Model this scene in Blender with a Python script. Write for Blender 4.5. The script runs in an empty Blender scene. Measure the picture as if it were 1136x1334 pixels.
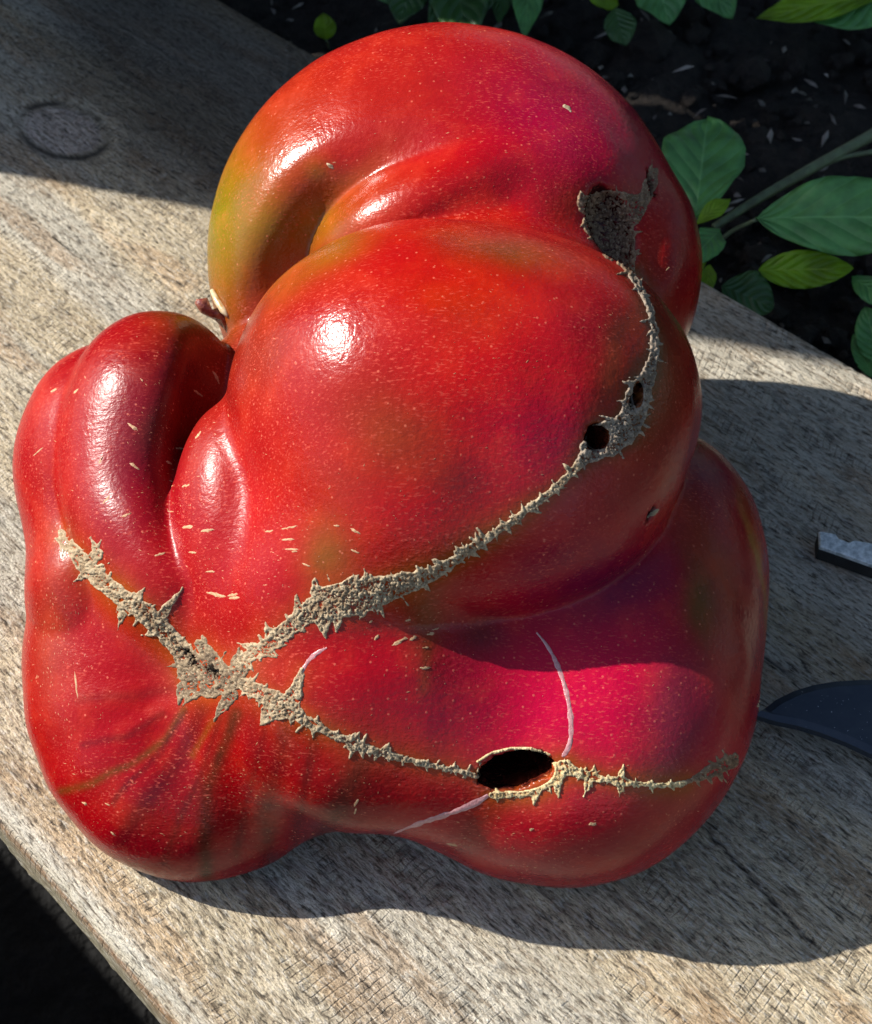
import bpy, math, random
import numpy as np
from mathutils import Vector, Matrix

# ---------------------------------------------------------------- camera, sky, sun, exposure
CM = 0.01                                   # everything is laid out in centimetres, built in metres
F_PX, PX0, PY0, W_PX, H_PX = 1800.0, 568.0, 667.0, 1136.0, 1334.0
PITCH = math.radians(50.7)
DIST = 28.0
sc = bpy.context.scene
C_RIGHT = np.array([1.0, 0.0, 0.0])
C_UP = np.array([0.0, math.sin(PITCH), math.cos(PITCH)])
C_FWD = np.array([0.0, math.cos(PITCH), -math.sin(PITCH)])
FOCUS = np.array([0.0, 0.0, 5.2])
CAM_POS = FOCUS - C_FWD * DIST
cam_data = bpy.data.cameras.new('camera')
cam = bpy.data.objects.new('camera', cam_data)
sc.collection.objects.link(cam)
cam.location = CAM_POS * CM
cam.rotation_euler = (math.pi / 2 - PITCH, 0, 0)
cam_data.sensor_fit = 'VERTICAL'
cam_data.sensor_height = 24.0
cam_data.lens = 24.0 * F_PX / H_PX
cam_data.clip_start = 0.01
cam_data.clip_end = 60.0
cam_data.dof.use_dof = True
cam_data.dof.focus_distance = 0.262
cam_data.dof.aperture_fstop = 30.0
sc.camera = cam

SUN_DIR = np.array([-0.71, 0.195, 0.635])     # towards the sun
SUN_DIR = SUN_DIR / np.linalg.norm(SUN_DIR)
world = bpy.data.worlds.new('World')
sc.world = world
world.use_nodes = True
wn = world.node_tree
sky = wn.nodes.new('ShaderNodeTexSky')
sky.sky_type = 'NISHITA'
sky.sun_disc = False
sky.sun_elevation = math.asin(SUN_DIR[2])
sky.sun_rotation = math.atan2(SUN_DIR[0], SUN_DIR[1])
bg = wn.nodes['Background']
bg.inputs['Strength'].default_value = 0.105
wn.links.new(sky.outputs[0], bg.inputs[0])
sun_data = bpy.data.lights.new('sun', 'SUN')
sun_data.energy = 5.0
sun_data.angle = math.radians(0.53)
sun_data.color = (1.0, 0.95, 0.87)
sun = bpy.data.objects.new('sun', sun_data)
sc.collection.objects.link(sun)
sun.rotation_euler = Vector(SUN_DIR).to_track_quat('Z', 'Y').to_euler()
sc.view_settings.view_transform = 'Standard'
sc.view_settings.look = 'None'
sc.view_settings.exposure = 1.0
sc.view_settings.gamma = 1.0
sc.view_settings.use_curve_mapping = False
sc.cycles.max_bounces = 8

# ---------------------------------------------------------------- helpers
def to_px(P):
    """world cm -> pixel of the photograph"""
    q = P - CAM_POS
    t = q @ C_FWD
    return PX0 + F_PX * (q @ C_RIGHT) / t, PY0 - F_PX * (q @ C_UP) / t

def px_dir(px, py):
    px = np.asarray(px, float); py = np.asarray(py, float)
    d = (((px - PX0) / F_PX)[..., None] * C_RIGHT + ((PY0 - py) / F_PX)[..., None] * C_UP + C_FWD)
    return d

def on_plane(px, py, z=0.0):
    d = px_dir(px, py)
    t = (z - CAM_POS[2]) / d[..., 2]
    return CAM_POS + d * t[..., None]

def hash3(ix, iy, iz, seed):
    h = (ix.astype(np.int64) * 374761393 + iy.astype(np.int64) * 668265263 + iz.astype(np.int64) * 2147483647 + seed * 974634777) & 0xffffffff
    h = ((h ^ (h >> 13)) * 1274126177) & 0xffffffff
    h = (h ^ (h >> 16)) & 0xffffffff
    return h.astype(np.float64) / 4294967295.0

def vnoise(P, scale=1.0, seed=0):
    """value noise 0..1 for points (N,3)"""
    Q = P * scale
    i = np.floor(Q).astype(np.int64); f = Q - i
    f = f * f * (3 - 2 * f)
    r = 0
    for dx in (0, 1):
        for dy in (0, 1):
            for dz in (0, 1):
                w = (f[:, 0] if dx else 1 - f[:, 0]) * (f[:, 1] if dy else 1 - f[:, 1]) * (f[:, 2] if dz else 1 - f[:, 2])
                r = r + w * hash3(i[:, 0] + dx, i[:, 1] + dy, i[:, 2] + dz, seed)
    return r

def fbm(P, scale=1.0, octaves=4, seed=0, gain=0.5):
    a, s, r, n = 1.0, scale, 0, 0
    for o in range(octaves):
        r = r + a * vnoise(P, s, seed + o * 17); n += a
        a *= gain; s *= 2.03
    return r / n

def sstep(a, b, x):
    t = np.clip((x - a) / (b - a), 0, 1)
    return t * t * (3 - 2 * t)

def srgb(*c):
    return tuple(((v / 255.0) / 12.92 if v / 255.0 < 0.04045 else ((v / 255.0 + 0.055) / 1.055) ** 2.4) for v in c)

def mesh_obj(name, verts, faces, mat=None, parent=None, smooth=True, col=None, **props):
    me = bpy.data.meshes.new(name)
    verts = np.asarray(verts, np.float64) * CM
    me.from_pydata(verts.tolist() if len(verts) < 2000 else [], [], [] if len(verts) >= 2000 else [tuple(int(i) for i in f) for f in faces])
    if len(verts) >= 2000:
        faces = np.asarray(faces, np.int32)
        n, k = faces.shape
        me.vertices.add(len(verts)); me.vertices.foreach_set('co', verts.astype(np.float32).ravel())
        me.loops.add(n * k); me.loops.foreach_set('vertex_index', faces.ravel())
        me.polygons.add(n); me.polygons.foreach_set('loop_start', np.arange(0, n * k, k, dtype=np.int32))
        me.update(calc_edges=True); me.validate()
    if col is not None:
        a = me.color_attributes.new('tint', 'FLOAT_COLOR', 'POINT')
        c4 = np.ones((len(verts), 4), np.float32); c4[:, :np.shape(col)[1]] = col
        a.data.foreach_set('color', c4.ravel())
    me.polygons.foreach_set('use_smooth', [smooth] * len(me.polygons))
    me.update()
    o = bpy.data.objects.new(name, me)
    sc.collection.objects.link(o)
    if mat: me.materials.append(mat)
    if parent:
        o.parent = parent
        if parent.type != 'EMPTY' or True:
            o.matrix_parent_inverse = Matrix.Translation(-Vector(parent.location))
    for k, v in props.items(): o[k] = v
    return o

class NT:
    """small node-material builder"""
    def __init__(self, name):
        self.m = bpy.data.materials.new(name); self.m.use_nodes = True
        self.t = self.m.node_tree; self.b = self.t.nodes['Principled BSDF']
    def n(self, kind, **kw):
        nd = self.t.nodes.new('ShaderNode' + kind)
        for k, v in kw.items():
            if k.startswith('i_'): nd.inputs[k[2:].replace('_', ' ')].default_value = v
            else: setattr(nd, k, v)
        return nd
    def l(self, a, b): self.t.links.new(a, b); return self
    def mix(self, fac, a, b, blend='MIX'):
        nd = self.t.nodes.new('ShaderNodeMix'); nd.data_type = 'RGBA'; nd.blend_type = blend
        for s, v in ((0, fac), (6, a), (7, b)):
            if isinstance(v, bpy.types.NodeSocket): self.l(v, nd.inputs[s])
            elif s == 0: nd.inputs[0].default_value = v
            else: nd.inputs[s].default_value = (*v[:3], 1)
        return nd.outputs[2]
    def ramp(self, src, stops):
        nd = self.t.nodes.new('ShaderNodeValToRGB')
        el = nd.color_ramp.elements
        while len(el) < len(stops): el.new(0.5)
        for e, (p, c) in zip(el, stops):
            e.position = p; e.color = (c, c, c, 1) if not hasattr(c, '__len__') else (*c[:3], 1)
        self.l(src, nd.inputs[0]); return nd.outputs[0]
    def math(self, op, a, b=0.0):
        nd = self.t.nodes.new('ShaderNodeMath'); nd.operation = op
        for s, v in ((0, a), (1, b)):
            if isinstance(v, bpy.types.NodeSocket): self.l(v, nd.inputs[s])
            else: nd.inputs[s].default_value = v
        return nd.outputs[0]
    def bump(self, h, strength, dist, prev=None):
        nd = self.t.nodes.new('ShaderNodeBump'); nd.inputs['Strength'].default_value = strength; nd.inputs['Distance'].default_value = dist
        self.l(h, nd.inputs['Height'])
        if prev is not None: self.l(prev, nd.inputs['Normal'])
        return nd.outputs[0]
    def noise(self, scale, detail=4, rough=0.5, vec=None):
        nd = self.t.nodes.new('ShaderNodeTexNoise'); nd.inputs['Scale'].default_value = scale
        nd.inputs['Detail'].default_value = detail; nd.inputs['Roughness'].default_value = rough
        if vec is not None: self.l(vec, nd.inputs['Vector'])
        return nd.outputs[0]
# ---------------------------------------------------------------- the tomato as a signed distance (cm)
def cam_coords(P):
    q = P - CAM_POS
    return np.stack([q @ C_RIGHT, q @ C_UP, q @ C_FWD], -1)

def cc(px, py, w):
    t = DIST - w
    return np.array([(px - PX0) / F_PX * t, (PY0 - py) / F_PX * t, t])

def ell(Q, px, py, w, a, b, c, rot=0.0, tilt=0.0, p=2.0):
    o = cc(px, py, w); s = o[2] / F_PX
    q = Q - o
    cr, sr = math.cos(math.radians(rot)), math.sin(math.radians(rot))
    x = q[:, 0] * cr + q[:, 1] * sr
    y = -q[:, 0] * sr + q[:, 1] * cr
    z = q[:, 2]
    if tilt:
        ct, st = math.cos(math.radians(tilt)), math.sin(math.radians(tilt))
        y, z = y * ct + z * st, -y * st + z * ct
    ra, rb = a * s, b * s
    if p != 2.0:                                  # fuller towards the front and back
        m = np.sqrt((x / ra) ** 2 + (y / rb) ** 2) + 1e-6; zz = np.abs(z / c) + 1e-6
        k0 = (m ** p + zz ** p) ** (1 / p)
        gm = (m / k0) ** (p - 1); gz = (zz / k0) ** (p - 1)
        g = np.sqrt((gm / m) ** 2 * ((x / ra ** 2) ** 2 + (y / rb ** 2) ** 2) + (gz / c) ** 2) + 1e-6
        return (k0 - 1.0) / g
    k0 = np.sqrt((x / ra) ** 2 + (y / rb) ** 2 + (z / c) ** 2) + 1e-9
    k1 = np.sqrt((x / ra ** 2) ** 2 + (y / rb ** 2) ** 2 + (z / c ** 2) ** 2) + 1e-9
    return k0 * (k0 - 1.0) / k1

def tube(Q, pts, k=0.25):
    """tapered chain through (px, py, w, radius_px)"""
    P = [cc(*p[:3]) for p in pts]; R = [p[3] * (DIST - p[2]) / F_PX for p in pts]
    d = None
    for i in range(len(P) - 1):
        ba = P[i + 1] - P[i]
        h = np.clip(((Q - P[i]) @ ba) / (ba @ ba), 0, 1)
        e = np.linalg.norm(Q - P[i] - h[:, None] * ba, axis=1) - (R[i] + (R[i + 1] - R[i]) * h)
        d = e if d is None else smin(d, e, k)
    return d

def smin(a, b, k):
    h = np.maximum(k - np.abs(a - b), 0) / k
    return np.minimum(a, b) - h * h * k * 0.25

def smax(a, b, k): return -smin(-a, -b, k)

def spline(pts, n=6):
    """Catmull-Rom through rows of pts"""
    P = np.asarray(pts, float); out = []
    for i in range(len(P) - 1):
        p0, p1, p2, p3 = P[max(i - 1, 0)], P[i], P[i + 1], P[min(i + 2, len(P) - 1)]
        for j in range(n):
            t = j / n
            out.append(0.5 * ((2 * p1) + (-p0 + p2) * t + (2 * p0 - 5 * p1 + 4 * p2 - p3) * t * t + (-p0 + 3 * p1 - 3 * p2 + p3) * t ** 3))
    out.append(P[-1]); return np.array(out)

def tomato_sdf(P, holes=True):
    Q = cam_coords(P)
    u = PX0 + F_PX * Q[:, 0] / Q[:, 2]
    # upper crown of the fruit
    T = ell(Q, 582, 334, -3.35, 310, 296, 3.5)
    T = smin(T, ell(Q, 836, 370, -3.2, 58, 100, 1.9, -8), 1.3)
    T = smax(T, -tube(Q, spline([(365, 392, -1.0, 36), (397, 340, -0.7, 44), (424, 286, -0.35, 38), (456, 236, 0.1, 22), (494, 198, 0.42, 8), (530, 178, 0.6, 1)], 4)), 1.0)
    T = smin(T, ell(Q, 560, 288, -1.6, 168, 84, 2.2, 25), 0.10)
    T = smin(T, ell(Q, 665, 268, -1.95, 150, 92, 2.0, 8), 0.9)
    # the ball in the middle
    M = ell(Q, 560, 530, 0.6, 262, 238, 4.2)
    M = smin(M, ell(Q, 715, 530, 0.8, 194, 195, 3.3), 1.4)
    M = smin(M, ell(Q, 545, 670, 1.7, 190, 150, 2.5), 1.2)
    M = smin(M, ell(Q, 690, 640, 1.7, 160, 146, 2.2), 1.0)
    M = smin(M, ell(Q, 430, 765, 0.6, 165, 120, 2.9), 1.2)
    # lower lobes
    B = ell(Q, 272, 862, -1.9, 216, 266, 3.0, tilt=14, p=2.6)
    B2 = ell(Q, 730, 866, -0.8, 250, 279, 3.5, tilt=20, p=2.5)
    B2 = smin(B2, ell(Q, 850, 738, -2.0, 143, 182, 2.9), 1.0)
    B = smin(B, ell(Q, 500, 886, 0.1, 230, 180, 2.75, tilt=8, p=2.7), 1.0)
    B = smin(B, ell(Q, 475, 850, 0.75, 165, 105, 2.45), 1.1)
    B = smin(B, B2, 0.9)
    # left folds
    L1 = ell(Q, 152, 610, -2.2, 126, 165, 2.6)
    L1 = smin(L1, ell(Q, 138, 750, -1.4, 92, 105, 2.4), 0.8)
    L2 = ell(Q, 212, 580, -1.0, 122, 172, 2.2)
    L2 = smin(L2, tube(Q, spline([(205, 520, -1.0, 100), (178, 600, -0.4, 95), (195, 690, 0.3, 92), (245, 760, 0.8, 88)], 4)), 0.5)
    L2 = smin(L2, B, 0.8)
    L2 = smax(L2, -tube(Q, spline([(325, 440, -0.1, 50), (308, 510, 0.1, 54), (284, 580, 0.7, 47), (258, 642, 1.6, 28), (240, 700, 2.4, 6)], 4)), 0.9)
    L3 = ell(Q, 328, 722, 0.75, 102, 204, 1.9, 6)
    d = smin(L2, L1, 0.1)
    d = smin(d, L3, 0.18)
    d = smin(M, d, 0.3)
    d = smin(d, smax(B, -ell(Q, 250, 590, 1.0, 150, 140, 3.0), 0.6), 0.08 + 0.82 * (1 - sstep(540, 700, u)))
    d = smin(d, ell(Q, 520, 680, -2.3, 330, 330, 2.4), 0.2)
    d = smin(d, T, 0.12 + 1.3 * sstep(520, 700, u) * (1 - sstep(820, 900, u)))
    if holes:
        for (o, e1, e2, n, ra, rb, rn, k) in HOLES:
            q = P - o
            x, y, z = (q @ e1) / ra, (q @ e2) / rb, (q @ n) / rn
            k0 = np.sqrt(x * x + y * y + z * z) + 1e-9
            h = (k0 - 1) * min(ra, rb, rn) + 0.022 * np.sin(x * 7 + 1.3 * y) * np.sin(y * 6 - x * 2 + z * 3) + 0.012 * np.sin(x * 19 + y * 13)
            d = smax(d, -h, k)
    # gentle unevenness of the skin and shallow ribs that run down from the scars
    X, Y, Z = P[:, 0], P[:, 1], P[:, 2]
    d = d + 0.013 * np.sin(X * 1.9 + Y * 1.3 + 1.0) * np.sin(Y * 2.1 - Z * 1.7) + 0.007 * np.sin(X * 3.7 - Z * 2.9 + 2.0) * np.sin(Y * 3.3 + X * 1.1)
    v = PY0 - F_PX * Q[:, 1] / Q[:, 2]
    ang = np.arctan2(v - 860, u - 300)
    rib = np.sin(ang * 17 + 0.6 * np.sin(ang * 5)) * sstep(60, 150, np.hypot(u - 300, v - 860)) * sstep(0.35, 0.7, ang) * sstep(3.3, 2.9, ang) * (1 - sstep(560, 640, u))
    d = d + 0.011 * rib
    d = smax(d, 0.02 - P[:, 2], 0.5)
    return d

HOLES = []

def surface_nets(fn, lo, hi, h, coarse=4, band=0.9):
    lo = np.array(lo, float); hi = np.array(hi, float)
    n = (np.ceil((hi - lo) / (h * coarse)).astype(int)) * coarse + 1
    nc = (n - 1) // coarse + 1
    ax = [lo[i] + np.arange(nc[i]) * h * coarse for i in range(3)]
    G = np.stack(np.meshgrid(*ax, indexing='ij'), -1).reshape(-1, 3)
    dc = fn(G).reshape(nc)
    V = np.full(n, 9.0, np.float32)
    up = dc
    idx = [np.clip(np.round(np.arange(n[i]) / coarse).astype(int), 0, nc[i] - 1) for i in range(3)]
    V[...] = dc[np.ix_(*idx)]
    m = np.abs(V) < band
    ii = np.argwhere(m)
    for s in range(0, len(ii), 400000):
        c = ii[s:s + 400000]
        V[c[:, 0], c[:, 1], c[:, 2]] = fn(lo + c * h)
    ins = V < 0
    # cells with a sign change
    c8 = [ins[dx:n[0] - 1 + dx, dy:n[1] - 1 + dy, dz:n[2] - 1 + dz] for dx in (0, 1) for dy in (0, 1) for dz in (0, 1)]
    s = sum(c.astype(np.int8) for c in c8)
    act = (s > 0) & (s < 8)
    cells = np.argwhere(act)
    vid = np.full(act.shape, -1, np.int32); vid[act] = np.arange(len(cells))
    pos = np.zeros((len(cells), 3)); cnt = np.zeros(len(cells))
    corners = [(dx, dy, dz) for dx in (0, 1) for dy in (0, 1) for dz in (0, 1)]
    for a in range(3):
        for c in corners:
            if c[a] == 1: continue
            e = list(c); e[a] = 1
            i0 = cells + np.array(c); i1 = cells + np.array(e)
            v0 = V[i0[:, 0], i0[:, 1], i0[:, 2]]; v1 = V[i1[:, 0], i1[:, 1], i1[:, 2]]
            x = (v0 < 0) != (v1 < 0)
            t = np.where(x, v0 / np.where(x, v0 - v1, 1), 0)
            p = np.array(c) + t[:, None] * (np.array(e) - np.array(c))
            pos += np.where(x[:, None], p, 0); cnt += x
    verts = lo + (cells + pos / cnt[:, None]) * h
    quads = []
    for a in range(3):
        b, c = (a + 1) % 3, (a + 2) % 3
        sl0 = [slice(None)] * 3; sl1 = [slice(None)] * 3
        sl0[a] = slice(0, n[a] - 1); sl1[a] = slice(1, n[a])
        x0 = ins[tuple(sl0)]; x1 = ins[tuple(sl1)]
        e = np.argwhere(x0 != x1)
        e = e[(e[:, b] > 0) & (e[:, c] > 0) & (e[:, b] < n[b] - 1) & (e[:, c] < n[c] - 1)]
        flip = x0[e[:, 0], e[:, 1], e[:, 2]]
        def cell(db, dc_):
            k = e.copy(); k[:, b] += db; k[:, c] += dc_
            return vid[k[:, 0], k[:, 1], k[:, 2]]
        q = np.stack([cell(-1, -1), cell(0, -1), cell(0, 0), cell(-1, 0)], 1)
        q[~flip] = q[~flip][:, ::-1]
        quads.append(q)
    return verts, np.concatenate(quads)

def grad(fn, P, e=0.02):
    g = np.stack([fn(P + e * v) - fn(P - e * v) for v in np.eye(3)], -1) / (2 * e)
    return g

def project(fn, P, steps=3):
    for _ in range(steps):
        d = fn(P); g = grad(fn, P)
        P = P - (d / np.maximum((g * g).sum(1), 1e-3))[:, None] * g * 0.9
    return P

def trace(fn, px, py, t0=12.0, t1=45.0, steps=90):
    """first hit of the camera ray through each pixel"""
    d = px_dir(px, py); L = np.linalg.norm(d, axis=-1, keepdims=True); d = d / L
    t = np.full(len(d), t0)
    for _ in range(steps):
        t = t + np.clip(fn(CAM_POS + d * t[:, None]) * 0.75, -1, 3)
    return CAM_POS + d * t[:, None]

def solid(P): return tomato_sdf(P, False)

# px, py, half sizes in cm across / down, rotation, depth, centre offset along the normal, edge softness
HOLE_SPECS = [(671, 1003, 0.74, 0.37, 14, 1.5, -0.5, 0.05),      # the open split in the lower lobe
              (779, 570, 0.235, 0.25, 20, 0.9, -0.3, 0.06),      # round hole in the scar
              (831, 514, 0.10, 0.27, -30, 0.6, -0.1, 0.05),      # slit above it
              (796, 296, 0.56, 0.86, 24, 0.62, 0.05, 0.12),      # sunken cork patch
              (849, 238, 0.10, 0.30, 8, 0.4, 0.0, 0.05),
              (248, 858, 0.30, 0.09, -38, 0.3, 0.0, 0.05),       # crack in the hub of the scars
              (276, 876, 0.22, 0.10, -10, 0.25, 0.0, 0.05),
              (850, 670, 0.14, 0.10, 30, 0.3, 0.0, 0.1)]
hp = trace(solid, np.array([h[0] for h in HOLE_SPECS], float), np.array([h[1] for h in HOLE_SPECS], float))
hn = grad(solid, hp, 0.1); hn /= np.linalg.norm(hn, axis=1, keepdims=True)
for (hx, hy, ra, rb, rot, rn, off, k), p, n in zip(HOLE_SPECS, hp, hn):
    e1 = C_RIGHT - n * (C_RIGHT @ n); e1 /= np.linalg.norm(e1)
    e2 = np.cross(n, e1)
    c, sn = math.cos(math.radians(rot)), math.sin(math.radians(rot))
    f1, f2 = e1 * c + e2 * sn, -e1 * sn + e2 * c
    HOLES.append((p + n * off, f1, f2, n, ra, rb, rn, k))

H = 0.085
tv, tq = surface_nets(tomato_sdf, (-9.6, -9, -0.4), (9.6, 12, 13.5), H)
tv = project(tomato_sdf, tv, 2)
tn = grad(tomato_sdf, tv); tn /= np.linalg.norm(tn, axis=1, keepdims=True)
# ---------------------------------------------------------------- materials
def m_tomato():
    k = NT('tomato_skin'); b = k.b
    at = k.n('VertexColor', layer_name='tint')
    tc = k.n('TexCoord')
    f1 = k.noise(1500, 3, 0.6, tc.outputs['Object'])
    mp = k.n('Mapping'); mp.inputs['Scale'].default_value = (900, 3000, 2400); mp.inputs['Rotation'].default_value = (0.3, 0.5, 0.5)
    k.l(tc.outputs['Object'], mp.inputs['Vector'])
    f2 = k.noise(1.0, 2, 0.5, mp.outputs[0])
    mott = k.noise(120, 4, 0.6, tc.outputs['Object'])
    area = k.noise(45, 2, 0.5, tc.outputs['Object'])
    spk = k.math('MULTIPLY', k.ramp(f2, [(0.575, 0), (0.69, 1)]), k.ramp(area, [(0.35, 0.15), (0.62, 1)]))
    vor = k.n('TexVoronoi'); vor.inputs['Scale'].default_value = 620; k.l(tc.outputs['Object'], vor.inputs['Vector'])
    dots = k.ramp(vor.outputs['Distance'], [(0.10, 1), (0.17, 0)])
    sepc = k.n('SeparateColor'); k.l(vor.outputs['Color'], sepc.inputs[0])
    dots = k.math('MULTIPLY', dots, k.ramp(sepc.outputs[0], [(0.55, 0), (0.6, 1)]))
    c = k.mix(k.ramp(mott, [(0.3, 0.22), (0.7, 0.0)]), at.outputs[0], (0.10, 0.004, 0.010))
    c = k.mix(k.math('MULTIPLY', k.ramp(mott, [(0.48, 0), (0.75, 0.22)]), at.outputs[1]), c, (0.42, 0.035, 0.008))
    c = k.mix(k.math('MULTIPLY', spk, 0.36), c, (0.62, 0.11, 0.07))
    c = k.mix(k.math('MULTIPLY', dots, 0.32), c, (0.70, 0.20, 0.12))
    k.l(c, b.inputs['Base Color'])
    wr = k.noise(950, 3, 0.55, tc.outputs['Object'])
    bmp = k.bump(wr, 0.28, 0.0004)
    bmp = k.bump(k.math('ADD', f2, dots), 0.14, 0.00025, bmp)
    k.l(bmp, b.inputs['Normal'])
    k.l(k.math('ADD', k.math('ADD', k.ramp(mott, [(0.3, 0.18), (0.7, 0.27)]), k.ramp(k.noise(60, 5, 0.7, tc.outputs['Object']), [(0.5, 0.0), (0.7, 0.12)])), k.math('MULTIPLY', k.math('SUBTRACT', 1.0, at.outputs[1]), 0.16)), b.inputs['Roughness'])
    b.inputs['Specular IOR Level'].default_value = 0.20
    b.inputs['Subsurface Weight'].default_value = 0.03
    b.inputs['Subsurface Radius'].default_value = (0.5, 0.12, 0.08)
    b.inputs['Subsurface Scale'].default_value = 0.004
    return k.m

def m_cork(name='cork_scar'):
    k = NT(name); b = k.b
    at = k.n('VertexColor', layer_name='tint'); tc = k.n('TexCoord')
    n1 = k.noise(900, 5, 0.65, tc.outputs['Object']); n2 = k.noise(2600, 3, 0.6, tc.outputs['Object'])
    c = k.mix(k.ramp(n1, [(0.36, 0.55), (0.44, 0.0)]), at.outputs[0], (0.12, 0.075, 0.045))
    c = k.mix(k.ramp(n2, [(0.55, 0.0), (0.75, 0.5)]), c, (0.62, 0.52, 0.36))
    k.l(c, b.inputs['Base Color']); b.inputs['Roughness'].default_value = 0.85; b.inputs['Specular IOR Level'].default_value = 0.25
    k.l(k.bump(n2, 0.5, 0.0003, k.bump(n1, 0.5, 0.0006)), b.inputs['Normal'])
    return k.m

def m_simple(name, col, rough=0.6, spec=0.4, noise=0, amt=0.3, dark=None, bump=0.0, bd=0.0005, trans=0.0):
    k = NT(name); b = k.b; tc = k.n('TexCoord')
    if noise:
        n1 = k.noise(noise, 5, 0.6, tc.outputs['Object'])
        d = dark or tuple(x * (1 - amt) for x in col)
        k.l(k.mix(k.ramp(n1, [(0.35, 1), (0.65, 0)]), col, d), b.inputs['Base Color'])
        if bump: k.l(k.bump(n1, bump, bd), b.inputs['Normal'])
    else: b.inputs['Base Color'].default_value = (*col, 1)
    b.inputs['Roughness'].default_value = rough; b.inputs['Specular IOR Level'].default_value = spec
    if trans:
        tr = k.n('BsdfTranslucent'); mx = k.n('MixShader'); out = k.t.nodes['Material Output']
        tr.inputs['Color'].default_value = (col[0] * 2.6, col[1] * 2.4, col[2] * 0.5, 1)
        mx.inputs[0].default_value = trans
        k.l(b.outputs[0], mx.inputs[1]); k.l(tr.outputs[0], mx.inputs[2]); k.l(mx.outputs[0], out.inputs['Surface'])
    return k.m

def m_wood():
    k = NT('weathered_wood'); b = k.b
    at = k.n('VertexColor', layer_name='tint'); uv = k.n('UVMap', uv_map='grain')
    def mapped(sx, sy, rot=0.0):
        mp = k.n('Mapping'); mp.inputs['Scale'].default_value = (sx, sy, 1); mp.inputs['Rotation'].default_value = (0, 0, rot)
        k.l(uv.outputs[0], mp.inputs['Vector']); return mp.outputs[0]
    fib = k.noise(1.0, 6, 0.7, mapped(0.45, 9))
    fine = k.noise(1.0, 4, 0.65, mapped(3.6, 13))
    pits = k.noise(1.0, 4, 0.7, mapped(1.7, 8))
    # circular-saw kerfs: slightly curved strokes across the grain, only where the blade bit deeper
    wob = k.noise(1.0, 2, 0.5, mapped(0.8, 2.5))
    s3 = k.n('SeparateXYZ'); k.l(uv.outputs[0], s3.inputs[0])
    rr = k.math('SUBTRACT', s3.outputs[1], 7.0)
    arc = k.math('ADD', s3.outputs[0], k.math('ADD', k.math('MULTIPLY', k.math('MULTIPLY', rr, rr), 0.014), k.math('MULTIPLY', wob, 0.14)))
    saw = k.math('SINE', k.math('MULTIPLY', arc, 2 * math.pi / 0.185))
    kp = k.math('MULTIPLY', k.ramp(k.noise(1.0, 2, 0.5, mapped(0.16, 1.0)), [(0.52, 0), (0.66, 1)]), k.ramp(k.noise(1.0, 3, 0.6, mapped(1.2, 0.7)), [(0.38, 0.15), (0.58, 1)]))
    kerf = k.math('MULTIPLY', k.ramp(saw, [(0.70, 0), (0.97, 1)]), kp)
    big = k.noise(1.0, 3, 0.5, mapped(0.25, 0.6))
    c = k.mix(k.ramp(fib, [(0.36, 0.85), (0.50, 0.0)]), at.outputs[0], (0.30, 0.24, 0.17))
    c = k.mix(k.ramp(fine, [(0.36, 0.85), (0.47, 0)]), c, (0.13, 0.10, 0.07))
    c = k.mix(k.ramp(pits, [(0.36, 0.85), (0.45, 0)]), c, (0.045, 0.036, 0.028))
    c = k.mix(k.math('MULTIPLY', kerf, 0.42), c, (0.06, 0.046, 0.034))
    c = k.mix(k.ramp(fine, [(0.52, 0), (0.64, 0.7)]), c, (0.66, 0.61, 0.52))
    c = k.mix(k.ramp(big, [(0.55, 0), (0.72, 0.28)]), c, (0.34, 0.20, 0.09))
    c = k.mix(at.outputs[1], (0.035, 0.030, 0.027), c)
    k.l(c, b.inputs['Base Color']); b.inputs['Roughness'].default_value = 0.9; b.inputs['Specular IOR Level'].default_value = 0.2
    bm = k.bump(pits, 1.0, 0.0030); bm = k.bump(fib, 0.7, 0.0012, bm); bm = k.bump(fine, 1.0, 0.0018, bm); bm = k.bump(k.math('SUBTRACT', 1.0, kerf), 0.8, 0.0010, bm)
    k.l(bm, b.inputs['Normal'])
    return k.m

def m_soil():
    k = NT('dark_soil'); b = k.b; tc = k.n('TexCoord')
    n1 = k.noise(160, 6, 0.7, tc.outputs['Object']); n2 = k.noise(600, 4, 0.6, tc.outputs['Object'])
    c = k.mix(k.ramp(n1, [(0.35, 1), (0.7, 0)]), (0.040, 0.030, 0.023), (0.008, 0.006, 0.005))
    c = k.mix(k.ramp(n2, [(0.66, 0), (0.8, 0.6)]), c, (0.11, 0.09, 0.07))
    k.l(c, b.inputs['Base Color']); b.inputs['Roughness'].default_value = 0.85; b.inputs['Specular IOR Level'].default_value = 0.3
    k.l(k.bump(n2, 0.7, 0.002, k.bump(n1, 1.0, 0.005)), b.inputs['Normal'])
    return k.m

# ---------------------------------------------------------------- board geometry frame
pA, pB = on_plane(np.array([0., 230.]), np.array([1075., 1334.]))
pC, pD = on_plane(np.array([1015., 1136.]), np.array([420., 490.]))
G = pB - pA; G /= np.linalg.norm(G)
CR = np.array([-G[1], G[0], 0.0])
if (pC - pA) @ CR < 0: CR = -CR
B_O = pA
WB = float((pC - pA) @ CR)
G2 = pD - pC; G2 /= np.linalg.norm(G2)
TAPER = float(G2 @ CR) / float(G2 @ G)
S_C = float((pC - pA) @ G)
print('board', G, 'width', WB, 'taper', TAPER)
def to_board(P): return (P - B_O) @ G, (P - B_O) @ CR
def from_board(s, r, z=0.0):
    return B_O + np.asarray(s)[..., None] * G + np.asarray(r)[..., None] * CR + np.asarray(z)[..., None] * np.array([0, 0, 1.0])

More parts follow.
